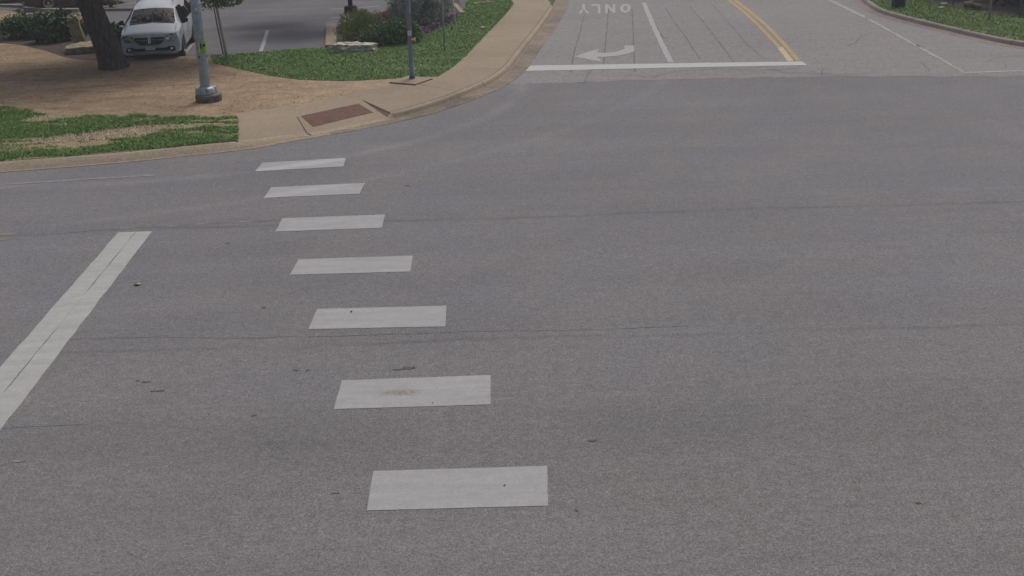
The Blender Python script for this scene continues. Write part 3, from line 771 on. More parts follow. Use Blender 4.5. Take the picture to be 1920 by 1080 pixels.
# ---------------------------------------------------------------- foliage
def leaves(mb, c, rad, n, size, up=0.0, thr=-.15, shell=.35, fl=1.6, aspect=.5, seed=0, flat=.0):
    """leaf faces spread through an uneven volume; up=1 makes upright blades"""
    rnd = random.Random(seed+int(abs(c[0])*100)); k = 0; tries = 0
    while k < n and tries < n*8:
        tries += 1
        d = Vector((rnd.gauss(0, 1), rnd.gauss(0, 1), rnd.gauss(0, 1))).normalized()
        r = rnd.random()**shell
        lump = 1+.28*mnoise.noise(d*2.3+Vector((seed, 0, 0)))+.16*mnoise.noise(d*5+Vector((seed, 2, 0)))
        p = Vector((d.x*rad[0], d.y*rad[1], d.z*rad[2]))*r*lump
        w_ = Vector(c)+p
        if mnoise.noise(w_*fl+Vector((seed*3.1, 0, 0))) < thr: continue
        if w_.z < .16: continue
        k += 1
        s_ = size*rnd.uniform(.55, 1.3)
        ax = Vector((rnd.gauss(0, 1), rnd.gauss(0, 1), rnd.gauss(0, 1)*(1-flat)))
        if up: ax = ax*(1-up)+Vector((0, 0, 1))*up*1.6+Vector((p.x/rad[0], p.y/rad[1], 0))*.5*up
        ax.normalize(); b = ax.cross(Vector((rnd.gauss(0, 1), rnd.gauss(0, 1), rnd.gauss(0, 1)))).normalized()
        L, W = ax*s_, b*s_*aspect
        mb.add([w_-L*.5, w_-L*.05+W*.5, w_+L*.5, w_-L*.05-W*.5], [(0, 1, 2, 3)])
    return mb
def shrub(name, px, py, z, rad, zc, n, size, mat, label, cat='shrub', up=0, stems=6, aspect=.5, seed=1, thr=-.15, stemmat='darkbark', group=None, extra=None, fl=1.6):
    b = g(px, py, z)
    e = empty(name, b, 0, label, cat, group)
    mb = leaves(MB(), (b.x, b.y, b.z+zc), rad, n, size, up, thr, .35, fl, aspect, seed)
    if extra:
        for dx, dy, dz, r2, n2 in extra: leaves(mb, (b.x+dx, b.y+dy, b.z+dz), r2, n2, size, up, thr, .35, fl, aspect, seed+7)
    mb.v = [(x-b.x, y-b.y, z_-b.z) for x, y, z_ in mb.v]
    mb.build('foliage', mat, e)
    st = MB(); rnd = random.Random(seed)
    for k in range(stems):
        a = rnd.uniform(0, 6.28); r = rnd.uniform(.2, .7)
        st.tube([(math.cos(a)*.05, math.sin(a)*.05, -.03), (math.cos(a)*rad[0]*r*.5, math.sin(a)*rad[1]*r*.5, zc*.7), (math.cos(a)*rad[0]*r, math.sin(a)*rad[1]*r, zc+rad[2]*.4)], [.02, .014, .006], 5)
    st.build('stems', stemmat, e)
    return e
ye = shrub('yellow_green_shrub', 676, 74, .16, (.86, .75, .60), .42, 3400, .115, 'yelleaf', 'yellow green upright shrub behind the pale boulder', up=.75, aspect=.22, seed=3, stems=10, thr=-.3, fl=3)
st = MB(); rnd = random.Random(4)
for k in range(90):
    a, r = rnd.uniform(0, 6.28), rnd.uniform(.1, 1)
    x, y = math.cos(a)*r*.85, math.sin(a)*r*.7; zz = .58+.38*(1-r)+rnd.uniform(0, .18)
    st.tube([(x*.9, y*.9, .5), (x, y, zz)], .004, 4)
    st.box((x, y, zz), (.022, .022, .12), rnd.uniform(0, 3), rnd.uniform(-.3, .3))
st.build('flower_spikes', simple('pale_flower_spikes', (.24, .235, .10), .2, 9, .8), ye)['kind'] = 'stuff'
shrub('dark_green_shrub', 735, 82, .16, (1.0, .6, .5), .36, 4200, .10, 'greenleaf', 'low deep green shrub spreading left of the thin signal pole', up=.35, aspect=.4, seed=5, thr=-.35, extra=[(-.75, -.15, .25, (.45, .4, .33), 900), (.55, .2, .35, (.55, .45, .45), 1300)])
shrub('silver_sage_shrub', 788, 44, .16, (1.25, 1.0, 1.05), .95, 7500, .13, 'silverleaf', 'large silvery sage shrub in the island bed, behind the thin signal pole', up=.55, aspect=.3, seed=8, thr=-.3, stems=12, extra=[(-.5, -.3, .5, (.7, .6, .5), 1600), (.7, -.1, .7, (.6, .6, .7), 1600)])
e = None
pu = MB()
for k, (px, py) in enumerate([(781, 66), (792, 61), (803, 57), (814, 53), (824, 50), (834, 45), (842, 40), (848, 34)]):
    b = g(px, py, .16); leaves(pu, (b.x, b.y, .22), (.30, .22, .13), 420, .075, .3, -.6, .5, 3, .5, k)
tag(pu.build('purple_groundcover', 'purpleleaf'), 'purple leaved groundcover plants along the bed edge under the silver shrub', 'plants')
shrub('red_flowering_plant', 727, 38, .16, (.32, .26, .2), .2, 700, .07, 'redflower', 'small red flowering plant left of the silver shrub', 'plant', up=.2, seed=11, stems=4, thr=-.5)
shrub('reddish_plant', 712, 36, .16, (.25, .22, .16), .15, 400, .06, 'redflower', 'small rust red plant at the back edge of the yellow green shrub', 'plant', up=.2, seed=12, stems=4, thr=-.5)
# dark shrubs left of the oak
shrub('dark_shrub', 45, 71, .14, (1.0, .8, .48), .42, 3600, .12, 'hollyleaf', 'dark green shrub at the left edge of the planting bed', seed=21, thr=-.25, extra=[(.5, .3, .5, (.5, .4, .4), 700)])
shrub('dark_shrub', 95, 78, .14, (.75, .7, .62), .50, 3000, .12, 'hollyleaf', 'dark green shrub left of the leaning stone slab', seed=22, thr=-.25, extra=[(-.3, -.2, .9, (.25, .2, .3), 160), (.4, .3, .6, (.5, .4, .5), 700)])
shrub('dark_shrub', 126, 74, .14, (.55, .6, .62), .55, 2200, .12, 'hollyleaf', 'dark green shrub directly behind the leaning stone slab', seed=23, thr=-.25)
shrub('dark_shrub', 219, 96, .14, (.35, .5, .6), .45, 1700, .11, 'hollyleaf', 'dark green shrub squeezed between the oak trunk and the minivan', seed=24, thr=-.25)
shrub('dark_shrub', 180, 80, .14, (.6, .5, .6), .5, 1500, .12, 'hollyleaf', 'dark green shrub behind the oak trunk, right of the stone slab', seed=25, thr=-.25)
shrub('small_dark_shrub', 208, 14, .06, (.4, .4, .45), .4, 900, .11, 'sapleaf', 'small green shrub in the car park, peeking out right of the oak trunk', seed=26, thr=-.25)

# ---------------------------------------------------------------- trees
def oak():
    b = g(212, 128, .13)
    e = empty('oak_tree', b, 0, 'thick leaning oak with dark furrowed bark, its crown above the picture', 'tree')
    t = MB(); n = 20
    pts = [(0, 0, -.1), (0, 0, .05), (-.02, 0, .25), (-.10, .02, .7), (-.24, .05, 1.25), (-.42, .08, 1.9), (-.62, .12, 2.6), (-.78, .14, 3.3)]
    rad = [.48, .45, .42, .40, .385, .37, .37, .36]
    t.tube(pts, rad, 24)
    # root flare and furrows
    vv = []
    for (x, y, z) in t.v:
        k = max(0, min(len(pts)-1, sum(1 for p in pts if p[2] < z)-0)); cx = -.30*z if z > .3 else 0
        d = Vector((x-cx, y, 0)); a = math.atan2(d.y, d.x)
        f = 1+.05*math.sin(a*5+z*2)+.04*math.sin(a*9-z*3)+(.08*math.sin(a*4+.6) if z < .2 else 0)+.05*mnoise.noise(Vector((x*4, y*4, z*2)))
        vv.append((cx+d.x*f, d.y*f, z))
    t.v = vv
    lead = Vector((-.78, .14, 3.3)); limbs = []
    rnd = random.Random(5)
    for az, el, L, r in [(100, 55, 4.2, .26), (200, 38, 6.5, .24), (170, 45, 5.5, .2), (230, 42, 6.0, .2), (320, 38, 4.6, .23), (20, 45, 5.2, .2), (42, 36, 7.5, .2), (65, 42, 6.5, .18), (150, 38, 6.5, .2), (120, 40, 6, .18), (260, 50, 3.8, .2), (60, 30, 4.0, .17)]:
        p = lead.copy()-Vector((0, 0, rnd.uniform(.05, .5))); d = Vector((math.cos(math.radians(az))*math.cos(math.radians(el)), math.sin(math.radians(az))*math.cos(math.radians(el)), math.sin(math.radians(el))))
        ps = [p]; 
        for k in range(5):
            d = (d+Vector((rnd.uniform(-.2, .2), rnd.uniform(-.2, .2), rnd.uniform(-.05, .12)))).normalized(); p = p+d*L/5; ps.append(p)
        t.tube(ps, [r*(1-k*.15) for k in range(6)], 9); limbs.append(ps)
        for j in (2, 3, 4):
            d2 = (d+Vector((rnd.uniform(-1, 1), rnd.uniform(-1, 1), rnd.uniform(-.1, .5)))).normalized()
            q_ = ps[j]; t.tube([q_, q_+d2*.8, q_+d2*1.7+Vector((0, 0, .1))], [r*.4, r*.28, r*.1], 6); limbs.append([q_+d2*1.2, q_+d2*1.7])
    o = t.build('trunk', 'bark', e, True)
    cr = MB()
    for i, ps in enumerate(limbs):
        for p in ps[-3:] if len(ps) > 2 else ps[-1:]:
            w_ = Vector(b)+p
            if w_.z-1.1 < 3.4: w_ = Vector((w_.x, w_.y, 4.6))
            leaves(cr, w_, (1.9, 1.9, 1.1), 430 if w_.y > b.y+.8 and w_.x > b.x-1.5 else 190, .25, 0, -.2, .4, 1.2, .55, i)
    cr.v = [(x-b.x, y-b.y, z-b.z) for x, y, z in cr.v]
    cr.build('crown', 'oakleaf', e)
    return e
oak()
def small_tree(name, base, pts, rad, crowns, leafsize, n, lm, tm, label, seed):
    e = empty(name, base, 0, label, 'tree')
    t = MB(); t.tube(pts, rad, 10)
    top = Vector(pts[-1]); rnd = random.Random(seed)
    for k in range(9):
        p = Vector(pts[-2]).lerp(top, rnd.random()); d = Vector((rnd.uniform(-1, 1), rnd.uniform(-1, 1), rnd.uniform(.2, 1))).normalized()
        L = crowns[0][1][0]*.8
        t.tube([p, p+d*L*.5, p+d*L], [rad[-1]*.7, rad[-1]*.4, rad[-1]*.15], 5)
    t.build('trunk', tm, e, True)
    cr = MB()
    for i, (c, r, f) in enumerate(crowns):
        leaves(cr, Vector(base)+Vector(c), r, int(n*f), leafsize, 0, -.1, .45, 1.6, .5, seed+i)
    cr.v = [(x-base[0], y-base[1], z-base[2]) for x, y, z in cr.v]
    cr.build('crown', lm, e)
    return e
sb = g(426, 110, .15)
small_tree('young_tree', sb, [(0, 0, -.05), (-.05, 0, .5), (-.11, .02, 1.1), (-.17, .03, 1.75), (-.2, .05, 2.6)], [.055, .050, .046, .042, .03],
    [((-.15, 0, 2.15), (.75, .6, .55), .5), ((.30, -.05, 1.98), (.5, .45, .25), .2), ((-.3, .0, 2.9), (.9, .8, .6), .6), ((.05, .1, 1.78), (.28, .25, .15), .06)], .10, 2600, 'sapleaf', 'palebark', 'young staked tree with thin pale trunk beside the signal pole', 31)
s_ = MB().tube([(0, 0, -.2), (-.01, 0, 1.0), (0, .02, 2.2)], [.022, .021, .02], 6)
st_ = s_.build('tree_stake', 'darkbark', None, False, g(419, 103, .15)); st_.rotation_euler = (0, math.radians(-5), 0)
tag(st_, 'thin dark stake standing against the young tree', 'stake')
# tree over the car park, above the picture, that shades the asphalt
shd = g(555, 66, .06); sdir = Vector((math.sin(SUN_AZ), math.cos(SUN_AZ), 0))/math.tan(SUN_EL); tb = g(690, -40, .06)
def crown_for(px, py, h): q_ = g(px, py, .06)+sdir*h-tb; return (q_.x, q_.y, h)
small_tree('shade_tree', g(690, -40, .06), [(0, 0, -.1), (.05, 0, 1.2), (0, .05, 2.6), (-.1, 0, 4.2), (-.2, 0, 6.0)], [.2, .17, .15, .12, .07],
    [(crown_for(558, 66, 4.6), (2.6, 1.9, .9), .8), (crown_for(500, 50, 4.8), (2.0, 1.5, .9), .35), ((-1, -3, 5.8), (2.6, 2.2, 1.3), .3), ((.3, 0, 6.4), (2.8, 2.6, 1.6), .3)], .2, 9000, 'oakleaf', 'darkbark', 'shade tree over the car park with its crown above the picture', 35)

# ---------------------------------------------------------------- stones
def rock(name, loc, size, mat, label, cat, rz=0, tilt=(0, 0), seed=0, sub=4, amp=.18, parent=None, boxy=.5):
    bm = bmesh.new(); bmesh.ops.create_icosphere(bm, subdivisions=sub, radius=1)
    m = Matrix.Rotation(rz, 3, 'Z') @ Matrix.Rotation(tilt[1], 3, 'Y') @ Matrix.Rotation(tilt[0], 3, 'X')
    for v in bm.verts:
        d = v.co.normalized(); k = max(abs(d.x), abs(d.y), abs(d.z)); p = d.lerp(d/k, boxy)
        p = p*(1+amp*mnoise.fractal(d*2.2+Vector((seed, 0, 0)), 1, 2, 4)+amp*.35*mnoise.noise(d*9+Vector((seed, 0, 0))))
        v.co = m @ Vector((p.x*size[0], p.y*size[1], p.z*size[2]))
    me = bpy.data.meshes.new(name); bm.to_mesh(me); bm.free(); me.materials.append(mt[mat])
    for f in me.polygons: f.use_smooth = True
    o = bpy.data.objects.new(name, me); C.objects.link(o); o.location = loc
    if parent: o.parent = parent
    else: tag(o, label, cat)
    return o
rock('boulder', g(664, 92, .22), (.76, .30, .19), 'limestone', 'long pale limestone boulder at the front of the yellow green shrub', 'boulder', .06, (0, .05), 2, 5, .34)
rock('stone_slab', g(153, 91, .27), (.54, .42, .15), 'mossstone', 'flat mossy stone slab lying under the leaning upright stone', 'stone', .2, (.1, -.05), 3, 4, .16, None, .75)
rock('upright_stone', g(151, 84, .3)+Vector((-.08, 0, .52)), (.19, .15, .54), 'mossstone', 'tall narrow mossy stone standing upright on the flat slab, left of the oak trunk', 'stone', .2, (0, -.16), 5, 4, .18, None, .75)
rock('small_stone', g(905, 52, .17), (.10, .07, .04), 'limestone', 'small pale stone in the lawn near the sidewalk edge', 'stone', .2, (0, 0), 6, 2)
rock('small_stone', g(1770, 8, .2), (.14, .10, .07), 'limestone', 'small pale stone in the grass, right of the dark utility box', 'stone', .2, (0, 0), 7, 2)
rock('small_stone', g(1765, 15, .2), (.10, .08, .05), 'limestone', 'smaller pale stone just in front of another in the right grass', 'stone', .2, (0, 0), 8, 2)
rock('small_stone', g(1834, 15.5, .2), (.09, .08, .05), 'limestone', 'small pale stone at the front end of the fallen log', 'stone', .2, (0, 0), 9, 2)

# fallen log at the wood edge
lg = g(1822, 11, .32); a_, b_ = g(1808, 8.5, .34), g(1841, 13, .28)
e = empty('fallen_log', g(1822, 11, .16), 0, 'grey fallen log lying at the wood edge behind the right grass', 'log')
t = MB(); t.tube([a_, a_.lerp(b_, .3)+Vector((0, 0, .03)), a_.lerp(b_, .7), b_], [.12, .115, .10, .07], 12)
t.v = [(x-e.location.x, y-e.location.y, z-e.location.z) for x, y, z in t.v]; autosmooth(t.build('log', 'shaftcon', e), 50)
t = MB(); c_ = a_.lerp(b_, .35); t.tube([c_+Vector((0, .1, .1)), c_+Vector((.25, .15, .2)), c_+Vector((.75, .05, .17))], [.07, .06, .03], 8)
t.v = [(x-e.location.x, y-e.location.y, z-e.location.z) for x, y, z in t.v]; t.build('branch', 'palebark', e, True)

# ---------------------------------------------------------------- poles
def ring_mesh(prof, n=28, cx=0, cy=0):
    mb = MB(); vs = [(cx+r*math.cos(2*math.pi*k/n), cy+r*math.sin(2*math.pi*k/n), z) for r, z in prof for k in range(n)]
    fs = [(i*n+k, i*n+(k+1) % n, (i+1)*n+(k+1) % n, (i+1)*n+k) for i in range(len(prof)-1) for k in range(n)]
    fs += [tuple(range(n-1, -1, -1)), tuple((len(prof)-1)*n+k for k in range(n))]
    return mb.add(vs, fs)
pbase = g(392, 189, .14)
e = empty('traffic_signal_pole', pbase, 0, 'thick galvanised signal pole on a round concrete footing, with a lime push button sign', 'pole')
autosmooth(ring_mesh([(.355, -.3), (.36, .0), (.362, .16), (.35, .19), (.33, .20)], 36).build('footing', 'shaftcon', e), 50)
sx = -.05
autosmooth(ring_mesh([(.255, .205), (.26, .24), (.25, .26), (.245, .33), (.225, .37), (.19, .395), (.15, .405)], 32, sx, 0).build('base_plate', 'galv', e), 50)
for k, a in enumerate([25, 115, 205, 295]):
    a = math.radians(a); cx, cy = sx+.235*math.cos(a), .235*math.sin(a)
    autosmooth(ring_mesh([(.06, .215), (.06, .36), (.05, .385), (.02, .40)], 12, cx, cy).build('bolt_cover', 'galv', e), 50)
autosmooth(ring_mesh([(.150, .405), (.146, .46), (.142, 1.0), (.136, 2.6), (.133, 2.62), (.138, 2.63), (.138, 2.68), (.132, 2.69), (.118, 6.9), (.08, 6.98), (.0001, 7.0)], 32, sx, 0).build('shaft', 'galv', e), 50)
def wrap(ang0, ang1, z0, z1, r0, r1, n=8, th=.012):
    """curved plate hugging the pole"""
    mb = MB(); vs = []
    for k in range(n+1):
        a = math.radians(ang0+(ang1-ang0)*k/n)
        for z, r in ((z0, r0), (z1, r1)):
            for t_ in (0, th): vs.append((sx+(r+t_)*math.cos(a), (r+t_)*math.sin(a), z))
    fs = []
    for k in range(n):
        o = 4*k; p = o+4
        fs += [(o+1, p+1, p+3, o+3), (o+2, p+2, p+0, o+0), (o+0, p+0, p+1, o+1), (o+3, p+3, p+2, o+2)]
    fs += [(0, 1, 3, 2), (4*n, 4*n+2, 4*n+3, 4*n+1)]
    return mb.add(vs, fs)
PAN = math.degrees(math.atan2(-pbase.y, -pbase.x))           # towards the camera
pl = wrap(PAN-20, PAN+78, 1.35, 1.68, .143, .141).build('push_button_sign', 'lime', e)
wrap(PAN-20, PAN-12, 1.36, 1.67, .156, .154, 3, .004).build('white_edge', 'white', pl)
wrap(PAN-6, PAN+6, 1.50, 1.62, .156, .154, 3, .004).build('walking_symbol', 'black', pl)
wrap(PAN-2, PAN+10, 1.46, 1.52, .156, .154, 3, .004).build('walking_symbol', 'black', pl)
a = math.radians(PAN+32); c0 = Vector((sx+.150*math.cos(a), .150*math.sin(a), 1.555))
MB().tube([c0, c0+Vector((math.cos(a), math.sin(a), 0))*.035], .038, 16).build('push_button', 'black', pl)
for an, z in ((PAN-28, 1.24), (PAN+66, 1.25)):
    a = math.radians(an); c0 = Vector((sx+.135*math.cos(a), .135*math.sin(a), z)); MB().tube([c0, c0+Vector((math.cos(a), math.sin(a), 0))*.012], .026, 10).build('hole_plug', 'black', e)
lb = wrap(PAN-12, PAN+14, 2.47, 2.56, .1375, .137, 4, .004).build('label', 'white', e)
wrap(PAN-3, PAN+5, 2.47, 2.53, .1415, .141, 2, .003).build('label_mark', 'galvdark', lb)

pb2 = g(773, 149, .162)
slab = [(730, 153.5), (766, 141.5), (811, 146.5), (779, 157.5)]
mb = MB().poly(gl(slab, .19), .06); struct(mb.build('pole_slab', 'concrete'))
e = empty('pedestrian_signal_pole', pb2, 0, 'thin grey signal pole with a yellow push button, on a concrete slab', 'pole')
sx = 0
autosmooth(ring_mesh([(.078, -.1), (.078, .12), (.070, .13), (.070, 1.9), (.076, 1.91), (.076, 1.98), (.070, 1.99), (.068, 4.6), (.0001, 4.64)], 24).build('shaft', 'galvdark', e), 50)
sl = MB()
for k in range(10):
    a = k*math.pi/5; sl.box((.080*math.cos(a), .080*math.sin(a), .07), (.008, .016, .09), a)
sl.build('base_slots', 'black', e)
PAN2 = math.degrees(math.atan2(-pb2.y, -pb2.x))
pl = wrap(PAN2-42, PAN2+42, 1.30, 1.44, .071, .071, 6, .008).build('sign', 'white', e)
wrap(PAN2-6, PAN2+6, 1.34, 1.40, .0795, .0795, 2, .003).build('sign_mark', 'galvdark', pl)
bt = MB().tube([(.05, -.02, 1.16), (.13, -.02, 1.16)], .035, 14).build('push_button_housing', 'amberpl', e)
MB().tube([(.13, -.02, 1.16), (.155, -.02, 1.16), (.165, -.02, 1.16)], [.06, .06, .045], 18).build('push_button', 'amberpl', bt)
MB().box((.0, -.072, 1.10), (.05, .02, .10)).build('cover_plate', 'galvdark', e)

e = empty('sign_post', g(834, 95, .15), 0, 'very thin grey metal post standing in the lawn in front of the silver shrub', 'post')
MB().tube([(0, 0, -.3), (0, 0, 3.0)], .030, 12).build('post', 'galv', e, True)
MB().tube([(0, 0, 0), (0, 0, .25)], .036, 12).build('base_sleeve', 'galvdark', e, True)
o = MB().tube([(0, 0, -.2), (0, .05, 1.0), (-.02, .1, 2.2)], [.016, .016, .014], 6).build('marker_rod', 'white', None, True, g(857, 65, .15)); o.rotation_euler = (0, math.radians(-4), 0)
tag(o, 'thin pale rod leaning in the lawn right of the silver shrub', 'rod')
e = empty('marker_stake', g(848, 66, .15), 0, 'short stake with a black top beside the pale leaning rod', 'stake')
MB().box((0, 0, .09), (.03, .012, .22)).build('stake', 'white', e); MB().box((0, 0, .24), (.05, .03, .10)).build('cap', 'black', e)
e = empty('lamp_post', g(658, 23, .06), 0, 'dark lamp post on a square base, behind the yellow green shrub', 'lamp post')
bevel(MB().box((0, 0, .10), (.50, .50, .36)).build('base', simple('dark_painted_concrete', (.03, .026, .027), .3, 6, .8), e), .03)
MB().tube([(0, 0, .26), (0, 0, 6.5)], [.10, .08], 14).build('pole', 'black', e, True)
MB().box((0, .45, 6.5), (.3, .9, .12)).build('lamp_head', 'black', e)
# small wooden post by the car park kerb at the left
e = empty('wooden_post', g(44, 37, .14), 0, 'short weathered wooden post standing behind the dark shrubs at the left', 'post')
MB().box((0, 0, .18), (.10, .10, .5), .2).build('post', 'palebark', e); MB().box((.09, 0, .15), (.04, .08, .44), .2).build('brace', 'darkbark', e)

# right side: grey post, utility box, fence, wood
e = empty('grey_post', g(1854, 38, .15), 0, 'slim grey metal post standing in the right grass in front of the wood', 'post')
o = MB().tube([(0, 0, -.3), (0.0, 0, 2.6)], .042, 12).build('post', 'galv', e, True); o.rotation_euler = (0, math.radians(1.0), 0)
MB().tube([(0, 0, 2.58), (0, 0, 2.63)], .05, 12).build('cap', 'galvdark', e)
e = empty('utility_box', g(1684, 14, .15), .35, 'dark utility box in the grass near the far right kerb', 'utility box')
dk = simple('dark_box_paint', (.024, .025, .033), .2, 6, .6)
bevel(MB().box((0, 0, .5), (.44, .34, 1.0)).build('body', dk, e), .03)
bevel(MB().box((0, 0, 1.02), (.50, .40, .06)).build('lid', dk, e), .015)
bevel(MB().box((0, -.174, .55), (.34, .012, .7)).build('door', dk, e), .004)
def fence():
    FP = gl([(1712, -4), (1787, 11), (1826, 15), (1912, 28), (2010, 42), (2120, 56)], .156)
    o0 = FP[0]
    e = empty('chain_link_fence', o0, 0, 'grey chain link fence along the wood edge at the right', 'fence')
    for p in FP: MB().tube([p-o0-Vector((0, 0, .2)), p-o0+Vector((0, 0, 1.55))], .026, 8).build('post', 'galvdark', e, True)
    MB().tube([p-o0+Vector((0, 0, 1.5)) for p in FP], .02, 8).build('top_rail', 'galvdark', e, True)
    wm = MB()
    for a, b in zip(FP, FP[1:]):
        L = (b-a).length; d = (b-a)/L; hgt = 1.46; st = .11; k = -hgt
        while k < L:
            for sgn in (1, -1):
                u0, u1 = (k, k+hgt) if sgn > 0 else (k+hgt, k)
                z0, z1 = .03, .03+hgt
                pts = []
                for u, z in ((u0, z0), (u1, z1)): pts.append((u, z))
                (ua, za), (ub, zb) = pts
                # clip to the bay
                t0, t1 = 0.0, 1.0
                du = ub-ua
                lo, hi = (0-ua)/du, (L-ua)/du
                if lo > hi: lo, hi = hi, lo
                t0, t1 = max(t0, lo), min(t1, hi)
                if t1-t0 < .02: continue
                A_, B_ = (a-o0)+d*(ua+du*t0)+Vector((0, 0, za+(zb-za)*t0)), (a-o0)+d*(ua+du*t1)+Vector((0, 0, za+(zb-za)*t1))
                wm.tube([A_, B_], .0035, 3, False)
            k += st
    wm.build('wire_mesh', 'fencemesh', e)
fence()
WB = [((1765, -14), (1.6, 1.3, 1.3), 'low dark woodland bush behind the pale stones at the top right'), ((1835, -6), (1.7, 1.3, 1.4), 'dark woodland bush behind the fallen log'),
      ((1905, 8), (1.6, 1.4, 1.5), 'dark woodland bush behind the fence at the right edge of the picture'), ((1990, 22), (1.8, 1.5, 1.6), 'dark woodland bush beyond the right edge of the picture, nearest the road')]
for k, ((px, py), r, l) in enumerate(WB):
    shrub('woodland_bush', px, py, .156, r, r[2]*.8, 3600, .16, 'woodleaf', l, 'bush', seed=40+k, stems=8, thr=-.1)
for k, (px, py, hgt, l) in enumerate([(1720, -30, 6.5, 'woodland tree behind the dark utility box, its crown above the picture'), (1860, -25, 7, 'woodland tree behind the slim grey post, its crown above the picture'), (2010, 0, 6.5, 'woodland tree beyond the right edge of the picture')]):
    small_tree('woodland_tree', g(px, py, .156), [(0, 0, -.1), (.08, 0, 1.2), (.1, .1, 2.8), (0, .1, 4.4), (-.1, 0, hgt-1)], [.2, .17, .15, .12, .06],
               [((-.3, -.6, 4.6), (2.6, 2.4, 1.3), .5), ((.4, .2, 6.0), (2.3, 2.2, 1.4), .5)], .22, 4200, 'woodleaf', 'darkbark', l, 50+k)

# ---------------------------------------------------------------- vehicles
def loft(rings, name, mats, parent, cap=True):
    """rings: list of lists of half-section points (x>=0, y, z), mirrored; all the same length"""
    mb = MB(); k = len(rings[0]); full = []
    for r in rings:
        full.append(r + [(-x, y, z) for x, y, z in r[-2:0:-1]])
    n = len(full[0]); vs = [v for r in full for v in r]; fs = []
    for i in range(len(full)-1):
        for j in range(n): fs.append((i*n+j, i*n+(j+1) % n, (i+1)*n+(j+1) % n, (i+1)*n+j))
    mb.add(vs, fs)
    for base, rev in ((0, 0), ((len(full)-1)*n, 1)):
        for j in range(1, k-1):      # close the end with quads across
            a, b = base+j, base+j+1
            if j < k-1:
                q_ = (base+j, base+j+1, base+(n-j-1) % n, base+(n-j) % n)
                mb.add([], []); mb.f.append(q_ if rev else q_[::-1]); mb.mi.append(0)
    o = mb.build(name, mats, parent)
    return autosmooth(o, 38)
def prism(pts, th, nrm):
    """plate: front outline pts, thickness th away from nrm"""
    nrm = Vector(nrm).normalized(); P = [Vector(p) for p in pts]; n = len(P)
    mb = MB(); c = sum(P, Vector())/n
    mb.add(P+[p-nrm*th for p in P]+[c], [(i, (i+1) % n, 2*n) for i in range(n)]+[(i+n, (i+1) % n+n, (i+1) % n, i) for i in range(n)])
    return mb
def wheel(e, x, y, r, side, name='wheel'):
    wo = MB(); n = 28; prof = [(r*.62, .10), (r*.92, .11), (r, .08), (r, -.08), (r*.92, -.11), (r*.6, -.10)]
    vs = [(x+side*p, y+rr*math.cos(2*math.pi*k/n), r+rr*math.sin(2*math.pi*k/n)) for rr, p in prof for k in range(n)]
    wo.add(vs, [(i*n+k, i*n+(k+1) % n, (i+1)*n+(k+1) % n, (i+1)*n+k) for i in range(len(prof)-1) for k in range(n)])
    w_ = autosmooth(wo.build(name, 'tyre', e), 40)
    rm = MB(); hub = Vector((x+side*.085, y, r))
    def ringv(rr, dx, a0=0, m=40): return [Vector((x+side*dx, y+rr*math.cos(a0+2*math.pi*k/m), r+rr*math.sin(a0+2*math.pi*k/m))) for k in range(m)]
    a, b, c = ringv(r*.68, .105), ringv(r*.58, .11), ringv(r*.56, .03)
    rm.add(a+b+c, [(k, (k+1) % 40, 40+(k+1) % 40, 40+k) for k in range(40)]+[(40+k, 40+(k+1) % 40, 80+(k+1) % 40, 80+k) for k in range(40)])
    for k in range(5):
        an = math.pi/2+k*2*math.pi/5
        d = Vector((0, math.cos(an), math.sin(an))); t_ = Vector((0, -math.sin(an), math.cos(an)))
        p0, p1 = hub+d*.02, hub+d*r*.6
        rm.add([p0+t_*.055, p1+t_*.085, p1-t_*.085, p0-t_*.055, p0+t_*.055-Vector((side*.03, 0, 0)), p1+t_*.085-Vector((side*.03, 0, 0)), p1-t_*.085-Vector((side*.03, 0, 0)), p0-t_*.055-Vector((side*.03, 0, 0))],
               [(0, 1, 2, 3), (0, 4, 5, 1), (2, 6, 7, 3)])
    hc = ringv(r*.18, .095, 0, 40); rm.add(hc+[hub+Vector((side*.02, 0, 0))], [(k, (k+1) % 40, 40) for k in range(40)])
    rm.build('rim', 'alloy', w_)
    bk = MB(); bk.add(ringv(r*.6, .028)+[Vector((x+side*.028, y, r))], [(k, (k+1) % 40, 40) for k in range(40)]); bk.build('brake_disc', 'black', w_)
    return w_
def arch(e, x, y, r, side, zmin=.2):
    mb = MB(); n = 24; P = []
    for k in range(n+1):
        a = -.25+(math.pi+.5)*k/n; P.append((x, y+r*math.cos(a), max(zmin, .34+r*math.sin(a))))
    mb = prism(P, .04, (side, 0, 0)); return mb.build('wheel_arch', 'black', e)

